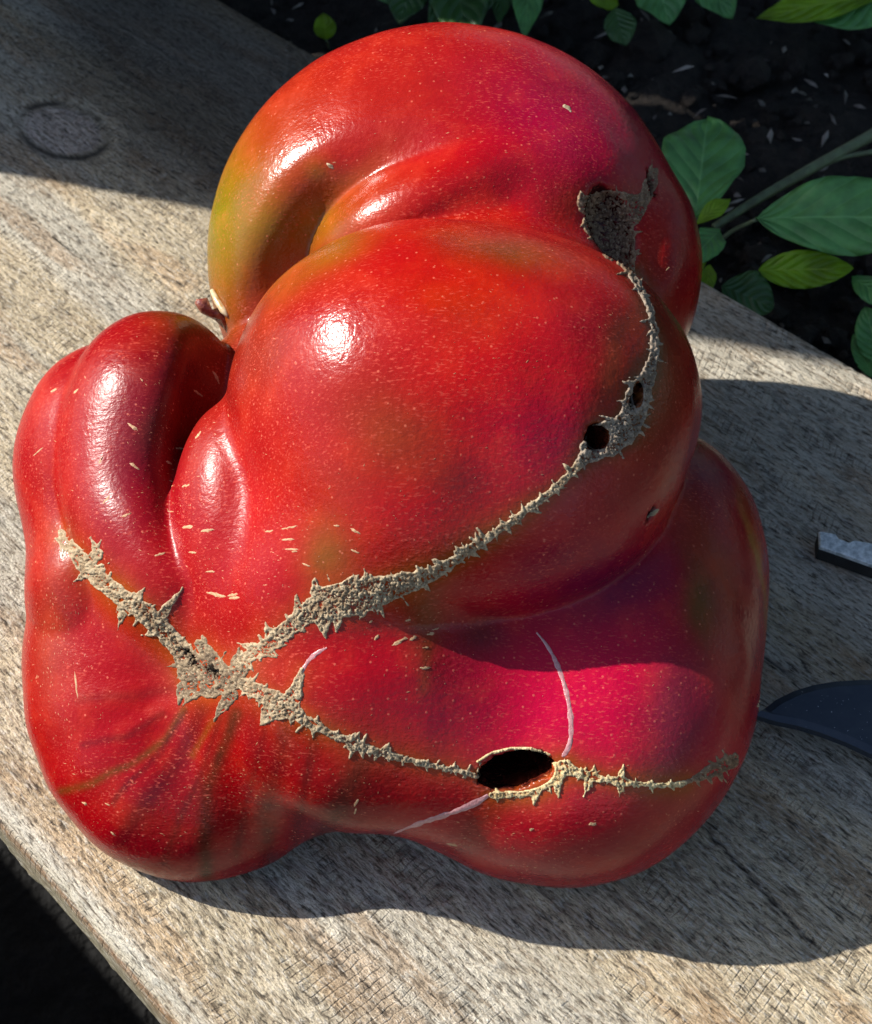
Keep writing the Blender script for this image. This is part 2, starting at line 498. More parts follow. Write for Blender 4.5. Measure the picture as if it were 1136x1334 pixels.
# ---------------------------------------------------------------- setting: ground and soil
MAT_SOIL = m_soil()
def height_sheet(name, x0, x1, y0, y1, step, z, amp, seed, keep=None, **props):
    xs = np.arange(x0, x1 + step, step); ys = np.arange(y0, y1 + step, step)
    X, Y = np.meshgrid(xs, ys, indexing='ij')
    P = np.stack([X.ravel(), Y.ravel(), np.zeros(X.size)], -1)
    h = fbm(P, 0.35, 4, seed, 0.6); h2 = np.abs(fbm(P, 0.9, 3, seed + 5) - 0.5) * 2
    P[:, 2] = z + amp * (h - 0.5) * 2 + amp * 0.5 * h2
    nx, ny = X.shape
    i = np.arange(nx * ny).reshape(nx, ny)
    q = np.stack([i[:-1, :-1], i[1:, :-1], i[1:, 1:], i[:-1, 1:]], -1).reshape(-1, 4)
    if keep is not None:
        q = q[keep(P[q].mean(1))]
    return mesh_obj(name, P, q, MAT_SOIL, kind='structure', **props)

SOIL_Z = -3.6
def inside(c):
    s, r = to_board(c); return r > WB * 0.5
height_sheet('garden_soil', -60, 95, -45, 130, 0.75, SOIL_Z, 1.1, 3, inside)
gs = 6000.0
mesh_obj('ground', [(-gs, -gs, -28), (gs, -gs, -28), (gs, gs, -28), (-gs, gs, -28)], [(0, 1, 2, 3)], m_simple('black_mulch', (0.008, 0.008, 0.008), 0.9, 0.2, 120, 0.7, None, 1.0, 0.01), kind='structure')

# ---------------------------------------------------------------- the weathered board
def build_board():
    st = 0.06
    s = np.concatenate([np.arange(-70, -34, 1.0), np.arange(-34, 15, st), np.arange(15, 60, 1.0)])
    top = np.arange(0.0, 1.0001, st / WB)
    prof = [(0.03, -1.8), (0.0, -1.7), (-0.02, -1.5), (0.01, -1.3), (0.0, -1.15), (-0.01, -0.95), (0.0, -0.8), (0.0, -0.65), (0.02, -0.5), (0.05, -0.37), (0.1, -0.25), (0.17, -0.16), (0.26, -0.09), (0.36, -0.045), (0.48, -0.015)]
    a = [(p[0], p[1], 0) for p in prof]
    b = [(t * WB, 0.0, 1) for t in top if 0.55 < t * WB < WB - 0.25]
    c = [(WB - 0.2, -0.01, 2), (WB - 0.1, -0.03, 2), (WB - 0.03, -0.09, 2), (WB, -0.2, 2), (WB, -0.6, 2), (WB, -1.8, 2)]
    pr = np.array(a + b + c)
    S, R = np.meshgrid(s, pr[:, 0], indexing='ij'); Z = np.broadcast_to(pr[:, 1], S.shape).copy(); K = np.broadcast_to(pr[:, 2], S.shape)
    S = S.ravel(); R = R.ravel(); Z = Z.ravel(); K = K.ravel()
    Rt = R + np.where(R > WB * 0.5, (R / WB) * TAPER * (S - S_C), 0) * 1.0
    flat = lambda a, b_: np.stack([S * a, R * b_, np.zeros_like(S)], -1)
    fib = fbm(flat(0.55, 6.0), 1.0, 3, 11); low = fbm(flat(0.12, 0.35), 1.0, 3, 23)
    pit = fbm(flat(3.2, 4.0), 1.0, 2, 37)
    top_w = sstep(0.25, 0.8, R)
    # circular-saw kerf marks: gentle arcs across the grain, patchy
    arc = S - 0.018 * (R - 6.0) ** 2 - 0.25 * R
    patch = sstep(0.42, 0.62, fbm(flat(0.10, 0.9), 1.0, 2, 51))
    saw = np.abs(((arc / 0.21) % 1.0) - 0.5) * 2
    kerf = sstep(0.72, 1.0, saw + 0.25 * (pit - 0.5)) * patch
    h = 0.028 * (fib - 0.5) * 2 + 0.05 * (low - 0.5) - 0.03 * sstep(0.62, 0.8, pit)
    # drying cracks along the grain
    crack = np.zeros_like(S)
    for (x0, y0, x1, y1, wd) in ((925, 1085, 1010, 1180, .05), (1000, 1165, 1062, 1232, .05), (380, 1190, 425, 1240, .03), (430, 1240, 500, 1300, .025), (985, 850, 1020, 875, .04), (1040, 855, 1050, 875, .06),
                                 (610, 1240, 680, 1300, .02), (880, 1250, 960, 1330, .025), (200, 1120, 290, 1210, .03)):
        P2 = on_plane(np.array([x0, x1], float), np.array([y0, y1], float)); (sa, sb), (ra, rb) = to_board(P2)
        t = np.clip((S - sa) / (sb - sa + 1e-9), 0, 1)
        d = np.hypot(R - (ra + (rb - ra) * t) - 0.05 * (fib - 0.5), np.maximum(np.maximum(min(sa, sb) - S, S - max(sa, sb)), 0) * 0.4)
        crack = np.maximum(crack, 1 - sstep(0, wd, d))
    h -= 0.07 * crack
    # the knot
    kp = on_plane(np.array([85.]), np.array([168.]))[0]; ks, kr = to_board(kp)
    kd = np.hypot((S - ks) / 2.3, (R - kr) / 1.5) + 0.10 * (low - 0.5)
    ring = np.exp(-((kd - 0.78) / 0.09) ** 2)
    ringc = ring * (0.4 + 0.6 * sstep(0.4, 0.6, fbm(flat(0.8, 0.8), 1.0, 2, 61)))
    h += -0.035 * ringc + 0.03 * np.sin(kd * 26) * 0.12 * (kd < 1)
    Z = Z + h * (0.25 + 0.75 * top_w)
    Rt = Rt + np.where(K == 0, (fib - 0.5) * 0.08 * (1 - top_w) + (pit - 0.5) * 0.12 * (Z < -1.55) + (low - .5) * 0.12 * (1 - top_w), 0)
    V = from_board(S, Rt, Z)
    # colours of the wood itself
    gray = np.array(srgb(206, 198, 180)); warm = np.array(srgb(212, 195, 164)); pale = np.array(srgb(216, 213, 200)); olive = np.array(srgb(140, 132, 106))
    tone = fbm(flat(0.08, 0.5), 1.0, 3, 71)[:, None]
    col = gray * (1 - sstep(0.42, 0.68, tone)) + warm * sstep(0.42, 0.68, tone)
    ear = sstep(0.56, 0.70, fbm(flat(0.25, 1.1), 1.0, 3, 73))[:, None]
    col = col * (1 - 0.45 * ear) + np.array(srgb(186, 146, 104)) * 0.45 * ear
    lw = sstep(0.40, 0.68, fbm(flat(0.3, 1.8), 1.0, 3, 83))[:, None]
    col = col * (0.80 + 0.20 * lw)
    col *= (1 - 0.3 * sstep(0.62, 0.8, pit)[:, None])
    edge = (np.exp(-((R - 0.30) / 0.22) ** 2) * (Z > -0.35))[:, None]
    col = col * (1 - 0.75 * edge) + pale * 0.75 * edge
    side = ((K == 0) & (Z < -0.3))[:, None] * 1.0
    rust = side * sstep(-0.75, -0.35, Z)[:, None] * 0.8
    col = col * (1 - side) + olive * (0.7 + 0.6 * fib[:, None]) * side
    col = col * (1 - rust) + np.array(srgb(164, 122, 88)) * rust
    # shade on the back-left of the board, painted in as darker wood
    st_ = (1 - sstep(0.9, 3.4, kd + 1.3 * (low - 0.5))) * sstep(0.8, 1.05, kd)
    painted_shade = np.clip(sstep(0.85, 1.25, kd) * sstep(0.2, 0.42, fbm(flat(0.05, 0.12), 1.0, 2, 97)) * (1 - sstep(4.5, 8.5, np.hypot((S - ks - 4.0) / 2.0, R - kr - 7.5))), 0, 1)[:, None]
    heart = (1 - sstep(0.62, 0.75, kd))[:, None]
    col = col * (1 - 0.6 * heart) + np.array(srgb(196, 180, 176)) * 0.6 * heart
    alpha = (1 - 0.85 * crack) * (1 - 0.72 * painted_shade[:, 0]) * (1 - 0.9 * ringc) * (1 - 0.35 * (np.abs(np.sin(kd * 22 + 3 * low)) < 0.3) * heart[:, 0])
    col = np.column_stack([col, alpha])
    n0, n1 = len(s), len(pr)
    i = np.arange(n0 * n1).reshape(n0, n1)
    q = np.stack([i[:-1, :-1], i[1:, :-1], i[1:, 1:], i[:-1, 1:]], -1).reshape(-1, 4)
    if np.cross(V[q[5000, 1]] - V[q[5000, 0]], V[q[5000, 3]] - V[q[5000, 0]])[2] < 0: q = q[:, ::-1]
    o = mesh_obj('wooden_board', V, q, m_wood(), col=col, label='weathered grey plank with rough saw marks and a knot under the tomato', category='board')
    uvl = o.data.uv_layers.new(name='grain')
    vi = np.empty(len(o.data.loops), np.int32); o.data.loops.foreach_get('vertex_index', vi)
    UV = np.stack([S, R + np.where(K == 0, Z, 0)], -1)
    uvl.data.foreach_set('uv', UV[vi].astype(np.float32).ravel())
    return o
board = build_board()

# ---------------------------------------------------------------- the tomato
def pig(*c, k=2.35): return np.array(srgb(*c)) / k

def gauss(u, v, cx, cy, rx, ry, rot=0.0):
    c, s = math.cos(math.radians(rot)), math.sin(math.radians(rot))
    x = (u - cx) * c + (v - cy) * s; y = -(u - cx) * s + (v - cy) * c
    return np.exp(-((x / rx) ** 2 + (y / ry) ** 2))

def line_d(u, v, pts):
    d = np.full(u.shape, 1e9); w = np.zeros(u.shape)
    P = np.asarray(pts, float)
    for a, b in zip(P, P[1:]):
        ab = b[:2] - a[:2]
        t = np.clip(((u - a[0]) * ab[0] + (v - a[1]) * ab[1]) / (ab @ ab), 0, 1)
        e = np.hypot(u - a[0] - t * ab[0], v - a[1] - t * ab[1]) - (a[2] + (b[2] - a[2]) * t if len(a) > 2 else 0)
        d = np.minimum(d, e)
    return d

SCARS = {
 'left': dict(st=[[(75, 703, 4), (95, 715, 8), (110, 735, 12), (130, 755, 11), (155, 775, 12), (185, 795, 12), (205, 812, 13), (222, 832, 12), (238, 848, 14)],
                  [(80, 694, 6), (84, 706, 5)]], tone=0, sp=14, star=26,
              ext=[(128, 722, 7, 118, 700, 1), (120, 728, 7, 132, 704, 2), (176, 780, 7, 190, 764, 2), (212, 800, 8, 238, 766, 1), (160, 800, 6, 153, 822, 1), (110, 748, 6, 94, 760, 1)]),
 'hub': dict(st=[[(238, 852, 13), (252, 872, 22), (275, 886, 24), (305, 884, 15), (318, 872, 8)], [(255, 895, 14), (300, 880, 12)], [(262, 840, 8), (280, 862, 10)]], tone=4, sp=7, tall=1.5,
             ext=[(300, 905, 11, 277, 942, 1), (238, 895, 8, 232, 922, 1), (268, 848, 8, 262, 822, 1), (308, 862, 8, 312, 842, 2), (250, 905, 8, 238, 920, 1)]),
 'middle': dict(st=[[(312, 862, 7), (345, 843, 10), (372, 822, 11), (398, 800, 14), (428, 785, 23), (465, 778, 24), (500, 768, 19), (540, 757, 13), (570, 745, 9), (600, 725, 6), (630, 703, 6), (660, 685, 5), (690, 662, 5), (715, 643, 5), (740, 620, 5), (756, 603, 6)]], tone=0, sp=26, star=22,
                ext=[(420, 805, 14, 425, 832, 1), (440, 795, 10, 437, 822, 1), (475, 790, 10, 468, 808, 1), (412, 770, 9, 410, 752, 1), (455, 762, 10, 470, 746, 1), (492, 760, 8, 482, 748, 1), (520, 755, 8, 524, 746, 1), (390, 800, 10, 386, 772, 2), (352, 832, 8, 346, 810, 1), (360, 838, 7, 374, 840, 1), (335, 845, 7, 304, 836, 2), (345, 850, 7, 360, 856, 1),
                     (600, 720, 5, 590, 708, 1), (630, 700, 5, 622, 688, 1), (575, 735, 6, 562, 728, 1)]),
 'side': dict(st=[[(757, 602, 7), (772, 585, 17), (790, 572, 24), (812, 562, 19), (825, 540, 17), (832, 512, 17), (845, 488, 10), (853, 458, 6), (853, 430, 5), (846, 400, 4), (834, 376, 4), (822, 358, 5)]], tone=1, sp=26,
              cut=[(779, 570, 15, 16), (831, 514, 7, 17)]),
 'patch': dict(st=[[(764, 268, 11), (790, 280, 27), (806, 305, 22), (815, 335, 14), (822, 356, 5)], [(772, 290, 14), (800, 325, 16)], [(820, 280, 16), (840, 258, 9), (849, 240, 7), (853, 222, 4)], [(768, 268, 14), (795, 262, 15), (822, 266, 14)]], tone=2, sp=12,
               ext=[(758, 262, 7, 756, 246, 1), (804, 262, 6, 803, 242, 1), (842, 250, 7, 850, 208, 1), (775, 262, 6, 778, 250, 1), (825, 262, 7, 822, 250, 1), (840, 262, 7, 838, 238, 1)]),
 'lower': dict(st=[[(318, 890, 9), (345, 906, 11), (370, 918, 14), (395, 937, 8), (430, 955, 5), (462, 968, 6), (495, 980, 5), (530, 990, 4), (565, 998, 4), (600, 1005, 3), (622, 1010, 4)], [(372, 915, 9), (386, 893, 6), (393, 872, 4)]], tone=0, sp=10, star=24,
               ext=[(372, 925, 11, 336, 946, 1), (350, 918, 9, 338, 944, 1), (388, 905, 7, 397, 872, 1), (462, 968, 7, 470, 950, 1), (462, 970, 7, 455, 988, 1), (500, 980, 6, 508, 966, 1), (492, 982, 6, 486, 994, 1), (402, 940, 6, 398, 952, 1)]),
 'rim': dict(st=[[(640, 1036, 4), (662, 1034, 6), (690, 1026, 11), (715, 1010, 16), (736, 1000, 11), (752, 1006, 6), (772, 1013, 7), (790, 1016, 3), (808, 1018, 7), (830, 1021, 3), (850, 1023, 4), (880, 1022, 4), (892, 1020, 3)]], tone=3, sp=4, star=22,
             ext=[(700, 1025, 9, 695, 1050, 1), (725, 1018, 8, 728, 1040, 1), (690, 1030, 7, 668, 1042, 1), (772, 1010, 6, 775, 994, 1), (768, 1015, 6, 760, 1040, 1), (808, 1015, 6, 812, 996, 1), (808, 1020, 6, 807, 1038, 1), (738, 996, 7, 752, 1000, 1)],
             cut=[(671, 1003, 51, 27)]),
 'end': dict(st=[[(897, 1017, 3), (915, 1010, 7), (935, 1001, 9), (952, 993, 10), (958, 986, 5)]], tone=2, sp=12),
 'brow': dict(st=[[(622, 992, 2), (640, 981, 2), (665, 975, 2), (692, 975, 2), (716, 983, 2)]], tone=3, sp=0),
 'dimple': dict(st=[[(844, 673, 2), (850, 670, 3.5), (857, 664, 2)]], tone=0, sp=0, flat=1),
 'speck': dict(st=[[(735, 138, 2), (740, 141, 3), (744, 145, 2)]], tone=0, sp=0, flat=1),
 'puncture': dict(st=[[(988, 920, 2), (991, 914, 3), (996, 911, 1)]], tone=0, sp=0, flat=1),
 'node': dict(st=[[(426, 213, 1.5), (431, 217, 3), (435, 221, 1.5)]], tone=0, sp=0, flat=1),
}
u, v = to_px(tv)
wob = (fbm(tv, 0.5, 3, 5) - 0.5); wob2 = (fbm(tv, 0.5, 3, 9) - 0.5)
u = u + 60 * wob; v = v + 60 * wob2
col = np.broadcast_to(pig(196, 1, 14), (len(tv), 3)).copy()
def tint(w, c):
    global col
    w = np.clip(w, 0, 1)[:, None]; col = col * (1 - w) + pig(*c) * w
# top of the fruit: orange-red crown, green-gold at the left end, magenta on the right
tint(0.85 * gauss(u, v, 560, 110, 250, 120), (208, 44, 30))
tint(0.9 * gauss(u, v, 330, 250, 70, 130, 25), (196, 82, 14))
tint(0.95 * gauss(u, v, 285, 340, 40, 100, 10), (158, 138, 14))
tint(1.0 * gauss(u, v, 345, 338, 42, 44), (138, 122, 8))
tint(0.8 * gauss(u, v, 420, 215, 26, 18), (160, 110, 20))
tint(1.0 * gauss(u, v, 416, 308, 36, 46, 30), (146, 122, 10))
tint(0.7 * gauss(u, v, 470, 265, 60, 36, -30), (190, 84, 16))
tint(0.85 * gauss(u, v, 760, 180, 110, 90, 20), (196, 8, 72))
tint(0.6 * gauss(u, v, 640, 215, 110, 40, 0), (206, 14, 30))
tint(0.6 * gauss(u, v, 760, 90, 60, 40, 40), (206, 88, 92))
tint(0.7 * gauss(u, v, 795, 255, 70, 20), (170, 78, 30))
tint(0.5 * gauss(u, v, 855, 330, 26, 70, 0), (186, 50, 34))
tint(0.7 * gauss(u, v, 890, 330, 22, 90, 0), (140, 24, 40))
tint(1.4 * gauss(u, v, 272, 335, 52, 110, 10), (140, 156, 2))
tint(1.4 * gauss(u, v, 348, 325, 46, 60, 20), (128, 140, 2))
tint(1.3 * gauss(u, v, 420, 305, 42, 46, 30), (140, 142, 2))
tint(0.5 * gauss(u, v, 460, 235, 60, 20, -35), (150, 104, 14))
tint(0.7 * gauss(u, v, 740, 150, 130, 70, 20), (194, 4, 74))
# middle ball
tint(0.9 * gauss(u, v, 610, 545, 300, 230), (255, 26, 18))
tint(0.85 * gauss(u, v, 420, 440, 130, 140), (196, 36, 26))
tint(0.75 * gauss(u, v, 330, 430, 26, 90), (190, 64, 24))
tint(0.9 * gauss(u, v, 660, 325, 80, 28, 12), (148, 76, 18))
tint(0.75 * gauss(u, v, 600, 400, 70, 40), (226, 56, 14))
tint(0.7 * gauss(u, v, 510, 560, 80, 60, 35), (160, 74, 30))
tint(0.6 * gauss(u, v, 450, 640, 90, 50, 20), (186, 60, 22))
tint(0.7 * gauss(u, v, 610, 620, 60, 40, 30), (152, 58, 24))
tint(0.95 * gauss(u, v, 722, 585, 84, 90), (240, 3, 68))
tint(0.55 * gauss(u, v, 560, 670, 90, 40), (236, 10, 16))
tint(0.5 * gauss(u, v, 770, 420, 70, 60, 40), (128, 30, 52))
tint(0.8 * gauss(u, v, 800, 470, 22, 100, 20), (120, 64, 40))
tint(0.8 * gauss(u, v, 880, 520, 36, 90, 0), (164, 74, 44))
tint(0.7 * gauss(u, v, 830, 630, 90, 40, -45), (160, 74, 62))
tint(0.75 * gauss(u, v, 420, 725, 36, 40), (128, 112, 22))
# left folds
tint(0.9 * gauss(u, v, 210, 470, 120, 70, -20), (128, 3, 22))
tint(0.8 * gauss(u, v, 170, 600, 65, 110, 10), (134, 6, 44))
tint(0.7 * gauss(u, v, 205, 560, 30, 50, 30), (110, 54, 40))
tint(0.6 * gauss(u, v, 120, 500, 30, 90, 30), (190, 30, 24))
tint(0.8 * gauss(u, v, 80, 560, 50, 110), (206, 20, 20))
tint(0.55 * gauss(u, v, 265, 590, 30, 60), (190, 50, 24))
# lower lobes
tint(0.9 * gauss(u, v, 740, 930, 250, 200), (245, 3, 50))
tint(0.8 * gauss(u, v, 760, 930, 150, 100), (255, 2, 84))
tint(0.55 * gauss(u, v, 590, 900, 60, 80), (150, 8, 52))
tint(0.85 * gauss(u, v, 545, 800, 30, 60), (150, 80, 30))
tint(0.75 * gauss(u, v, 620, 830, 40, 30), (96, 48, 50))
tint(0.85 * gauss(u, v, 780, 760, 110, 70, 10), (134, 14, 74))
tint(0.8 * gauss(u, v, 890, 930, 40, 90, 10), (134, 56, 78))
tint(0.85 * gauss(u, v, 905, 790, 20, 70, -15), (104, 96, 40))
tint(0.75 * gauss(u, v, 930, 760, 26, 130, -15), (176, 82, 36))
tint(0.75 * gauss(u, v, 975, 800, 34, 150, -8), (168, 58, 60))
tint(0.9 * gauss(u, v, 985, 740, 6, 110, -10), (196, 138, 50))
tint(0.7 * gauss(u, v, 930, 620, 40, 50), (120, 20, 74))
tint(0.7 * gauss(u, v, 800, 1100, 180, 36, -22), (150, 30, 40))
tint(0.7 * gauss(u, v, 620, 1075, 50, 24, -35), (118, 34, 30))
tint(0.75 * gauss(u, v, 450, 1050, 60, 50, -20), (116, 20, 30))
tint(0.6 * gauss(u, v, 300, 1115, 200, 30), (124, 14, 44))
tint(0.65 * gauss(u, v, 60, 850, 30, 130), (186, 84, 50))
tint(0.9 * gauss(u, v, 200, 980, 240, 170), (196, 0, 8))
# dark and olive veins that run from the scars
for pts, w, c, a in (([(238, 925), (215, 965), (170, 1000), (120, 1024), (78, 1032)], 5, (120, 74, 14), 1.1), ([(262, 925), (235, 990), (185, 1060), (160, 1100)], 13, (96, 12, 20), .9),
                     ([(305, 930), (290, 980), (270, 1030), (266, 1090), (266, 1140)], 10, (66, 44, 18), 1.1), ([(372, 950), (360, 1000), (345, 1060), (350, 1120)], 13, (84, 26, 22), .9),
                     ([(470, 990), (445, 1040), (425, 1085)], 17, (84, 50, 36), .85), ([(230, 900), (170, 912), (100, 915)], 7, (140, 24, 20), .6), ([(830, 470), (800, 560)], 6, (110, 70, 40), .5),
                     ([(210, 935), (160, 965), (110, 972)], 5, (110, 14, 12), .8), ([(285, 935), (262, 1010), (232, 1080), (215, 1125)], 5, (80, 30, 16), .8), ([(345, 950), (325, 1030), (305, 1110)], 6, (96, 10, 16), .8),
                     ([(410, 960), (395, 1020), (385, 1090)], 7, (84, 30, 24), .8), ([(240, 930), (205, 985), (150, 1050)], 4, (90, 20, 12), .9), ([(275, 940), (250, 985)], 4, (150, 96, 12), .8),
                     ([(555, 840), (552, 900)], 7, (150, 84, 34), .7), ([(330, 930), (322, 1000), (310, 1060)], 8, (150, 20, 24), .5)):
    d = line_d(u - 42 * wob, v - 42 * wob2, pts)
    tint(a * np.exp(-(d / w) ** 2) * (0.65 + 1.2 * np.abs(wob)), c)
# amber halo along the corky scars
ur, vr = to_px(tv)
for key in ('left', 'hub', 'middle', 'lower', 'side', 'rim'):
    d = np.full(len(tv), 1e9)
    for stp in SCARS[key]['st']: d = np.minimum(d, line_d(ur, vr, stp))
    halo = np.exp(-np.maximum(d, 0) / 13.0) * (0.85 + 2.0 * wob)
    tint(np.clip(halo, 0, 0.85), (188, 92, 14) if key != 'side' else (112, 84, 34))
# inside the openings
hole_w = np.zeros(len(tv))
for (o, e1, e2, n, ra, rb, rn, k), sp in zip(HOLES, HOLE_SPECS):
    q = tv - o; dd = np.sqrt(((q @ e1) / ra) ** 2 + ((q @ e2) / rb) ** 2 + ((q @ n) / rn) ** 2)
    deep = (tv - (o - n * sp[6])) @ n
    hole_w = np.maximum(hole_w, (1 - sstep(1.03, 1.12, dd)) * sstep(0.03, -0.08, deep))
tint(hole_w, (44, 26, 20))
waxy = 0.75 * gauss(u, v, 170, 620, 110, 170) + 0.6 * gauss(u, v, 310, 660, 60, 100)
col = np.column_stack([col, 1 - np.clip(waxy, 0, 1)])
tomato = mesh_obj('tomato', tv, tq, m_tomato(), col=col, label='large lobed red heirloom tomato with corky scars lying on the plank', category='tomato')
tomato.data.normals_split_custom_set_from_vertices(tn.tolist())

from mathutils.bvhtree import BVHTree
bvh = BVHTree.FromPolygons(tv.tolist(), tq.tolist())
def hit_surface(px, py, refine=True):
    D = px_dir(px, py); D /= np.linalg.norm(D, axis=1, keepdims=True)
    P = np.zeros_like(D); N = np.zeros_like(D); ok = np.zeros(len(D), bool); o = Vector(CAM_POS)
    for i, d in enumerate(D):
        h = bvh.ray_cast(o, Vector(d))
        if h[0] is not None: P[i] = h[0]; N[i] = h[1]; ok[i] = True
        elif i: P[i] = P[i - 1]; N[i] = N[i - 1]
    g = grad(tomato_sdf, P, 0.03); L = np.linalg.norm(g, axis=1, keepdims=True)
    N = g / np.maximum(L, 1e-6)
    return P, N, ok

rng = np.random.default_rng(7)
TONES = [(np.array(srgb(208, 187, 152)) / 1.65, np.array(srgb(140, 108, 76)) / 1.7), (np.array(srgb(172, 154, 134)) / 1.4, np.array(srgb(96, 80, 66)) / 1.5),
         (np.array(srgb(158, 128, 100)) / 1.4, np.array(srgb(84, 60, 44)) / 1.4), (np.array(srgb(222, 204, 158)) / 1.4, np.array(srgb(176, 136, 76)) / 1.5), (np.array(srgb(186, 162, 128)) / 1.9, np.array(srgb(66, 46, 36)) / 1.6)]
MAT_CORK = m_cork()

def capsules(U, V, caps):
    d = np.full(U.shape, 1e9)
    for (ax, ay, ar, bx, by, br) in caps:
        dx, dy = bx - ax, by - ay; L = dx * dx + dy * dy + 1e-9
        t = np.clip(((U - ax) * dx + (V - ay) * dy) / L, 0, 1)
        d = np.minimum(d, np.hypot(U - ax - t * dx, V - ay - t * dy) - (ar + (br - ar) * t))
    return d

def build_scar(name, spec, step=1.25):
    caps = []
    for stp in spec['st']:
        for a, b in zip(stp, stp[1:]): caps.append((*a, *b))
    for e in spec.get('ext', []): caps.append((e[0], e[1], e[2], e[3], e[4], 0.4))
    main = spec['st'][0]; seg = [(a, b) for a, b in zip(main, main[1:])]
    lens = np.array([math.hypot(b[0] - a[0], b[1] - a[1]) for a, b in seg]); cum = lens / lens.sum()
    for _ in range(spec.get('sp', 0)):
        a, b = seg[rng.choice(len(seg), p=cum)]; t = rng.random()
        x, y, r = [a[i] + (b[i] - a[i]) * t for i in range(3)]
        nx, ny = -(b[1] - a[1]), b[0] - a[0]; n = math.hypot(nx, ny); sd = 1 if rng.random() < 0.5 else -1
        ang = rng.normal(0, 0.5); nx, ny = nx / n * sd, ny / n * sd
        nx, ny = nx * math.cos(ang) - ny * math.sin(ang), nx * math.sin(ang) + ny * math.cos(ang)
        ln = r * 0.7 + rng.uniform(3, 12) * (1 if rng.random() < 0.8 else 1.5); w0 = min(r * 0.5, 4.2) + 0.6
        caps.append((x + nx * r * 0.3, y + ny * r * 0.3, w0, x + nx * (r * 0.5 + ln), y + ny * (r * 0.5 + ln), 0.3))
    # star-shaped teeth along the seam
    pos, gap = 8.0, spec.get('star', 0)
    while gap and pos < lens.sum() - 6:
        k_ = int(np.searchsorted(np.cumsum(lens), pos)); t = (pos - (np.cumsum(lens)[k_] - lens[k_])) / lens[k_]
        a, b = seg[k_]; x, y, r = [a[i] + (b[i] - a[i]) * t for i in range(3)]
        dx, dy = (b[0] - a[0]) / lens[k_], (b[1] - a[1]) / lens[k_]; sz = rng.uniform(0.55, 1.25)
        for ang in (78, -78, 120, -115, 30, -150):
            g = math.radians(ang + rng.normal(0, 14)); ex, ey = dx * math.cos(g) - dy * math.sin(g), dx * math.sin(g) + dy * math.cos(g)
            ln = (r * 0.8 + rng.uniform(6, 12) * sz) * (1 if abs(ang) < 100 and abs(ang) > 50 else 0.7)
            caps.append((x, y, 3.6 * sz + 0.25 * r, x + ex * ln, y + ey * ln, 0.3))
        pos += gap * rng.uniform(0.6, 1.4)
    A = np.array(caps); R = max(A[:, 2].max(), A[:, 5].max()) + 6
    x0, x1 = min(A[:, 0].min(), A[:, 3].min()) - R, max(A[:, 0].max(), A[:, 3].max()) + R
    y0, y1 = min(A[:, 1].min(), A[:, 4].min()) - R, max(A[:, 1].max(), A[:, 4].max()) + R
    def fn(U, V):
        Pn = np.stack([U.ravel(), V.ravel(), np.zeros(U.size)], -1)
        d = capsules(U, V, caps)
        d = d + ((fbm(Pn, 0.16, 3, 77) - 0.5) * 5.0).reshape(U.shape) * np.clip((R - 6) / 9.0, 0.25, 1)
        for (cx, cy, a, b) in spec.get('cut', []):
            d = np.maximum(d, -(np.hypot((U - cx) / a, (V - cy) / b) - 1) * min(a, b))
        return d
    X, Y = np.meshgrid(np.arange(x0, x1, step), np.arange(y0, y1, step), indexing='ij')
    D = fn(X, Y)
    e = 0.4
    gx = (fn(X + e, Y) - fn(X - e, Y)) / (2 * e); gy = (fn(X, Y + e) - fn(X, Y - e)) / (2 * e)
    i = np.arange(X.size).reshape(X.shape)
    q = np.stack([i[:-1, :-1], i[1:, :-1], i[1:, 1:], i[:-1, 1:]], -1).reshape(-1, 4)
    Df = D.ravel(); q = q[(Df[q] < 0).any(1)]
    used = np.unique(q); remap = np.full(X.size, -1); remap[used] = np.arange(len(used)); q = remap[q]
    U, V, Df, gx, gy = X.ravel()[used], Y.ravel()[used], Df[used], gx.ravel()[used], gy.ravel()[used]
    out = Df > 0
    g2 = np.maximum(gx * gx + gy * gy, 0.3)
    U = U - np.where(out, Df * gx / g2, 0); V = V - np.where(out, Df * gy / g2, 0)
    P, N, ok = hit_surface(U, V)
    q = q[ok[q].all(1)]
    q = q[np.max([np.linalg.norm(P[q[:, i]] - P[q[:, (i + 1) % 4]], axis=1) for i in range(4)], axis=0) < 0.24]      # no sheet across a fold
    dep = np.maximum(-Df, 0)
    Pn = np.stack([U, V, np.zeros_like(U)], -1)
    # corky plates: every plate its own height, fissures between them
    cs = 7.5
    cell = np.floor(Pn / cs); f1 = np.full(len(U), 9e9); f2 = f1.copy(); hv = np.zeros(len(U)); sx = np.zeros(len(U)); 
    for ax_ in (-1, 0, 1):
        for ay_ in (-1, 0, 1):
            c_ = cell + np.array([ax_, ay_, 0]); ii = c_.astype(np.int64)
            jx, jy, jh = [hash3(ii[:, 0], ii[:, 1], ii[:, 2] * 0, 300 + q_) for q_ in range(3)]
            vx, vy = Pn[:, 0] - (c_[:, 0] + jx) * cs, Pn[:, 1] - (c_[:, 1] + jy) * cs
            dd = np.hypot(vx, vy); nr = dd < f1
            f2 = np.where(nr, f1, np.minimum(f2, dd)); f1 = np.where(nr, dd, f1)
            hv = np.where(nr, jh, hv); sx = np.where(nr, (vx * (jx - .5) + vy * (jy - .5)) * 2 / cs, sx)
    fiss = sstep(1.8, 0.4, f2 - f1)
    plate = (hv - 0.5) * 0.022 + sx * 0.024 - 0.016 * fiss
    r1 = fbm(Pn, 0.11, 3, 31); r2 = np.abs(fbm(Pn, 0.22, 3, 47) - 0.5) * 2; r3 = vnoise(Pn, 0.5, 3)
    flat = spec.get('flat', 0)
    tall = spec.get('tall', 1.0)
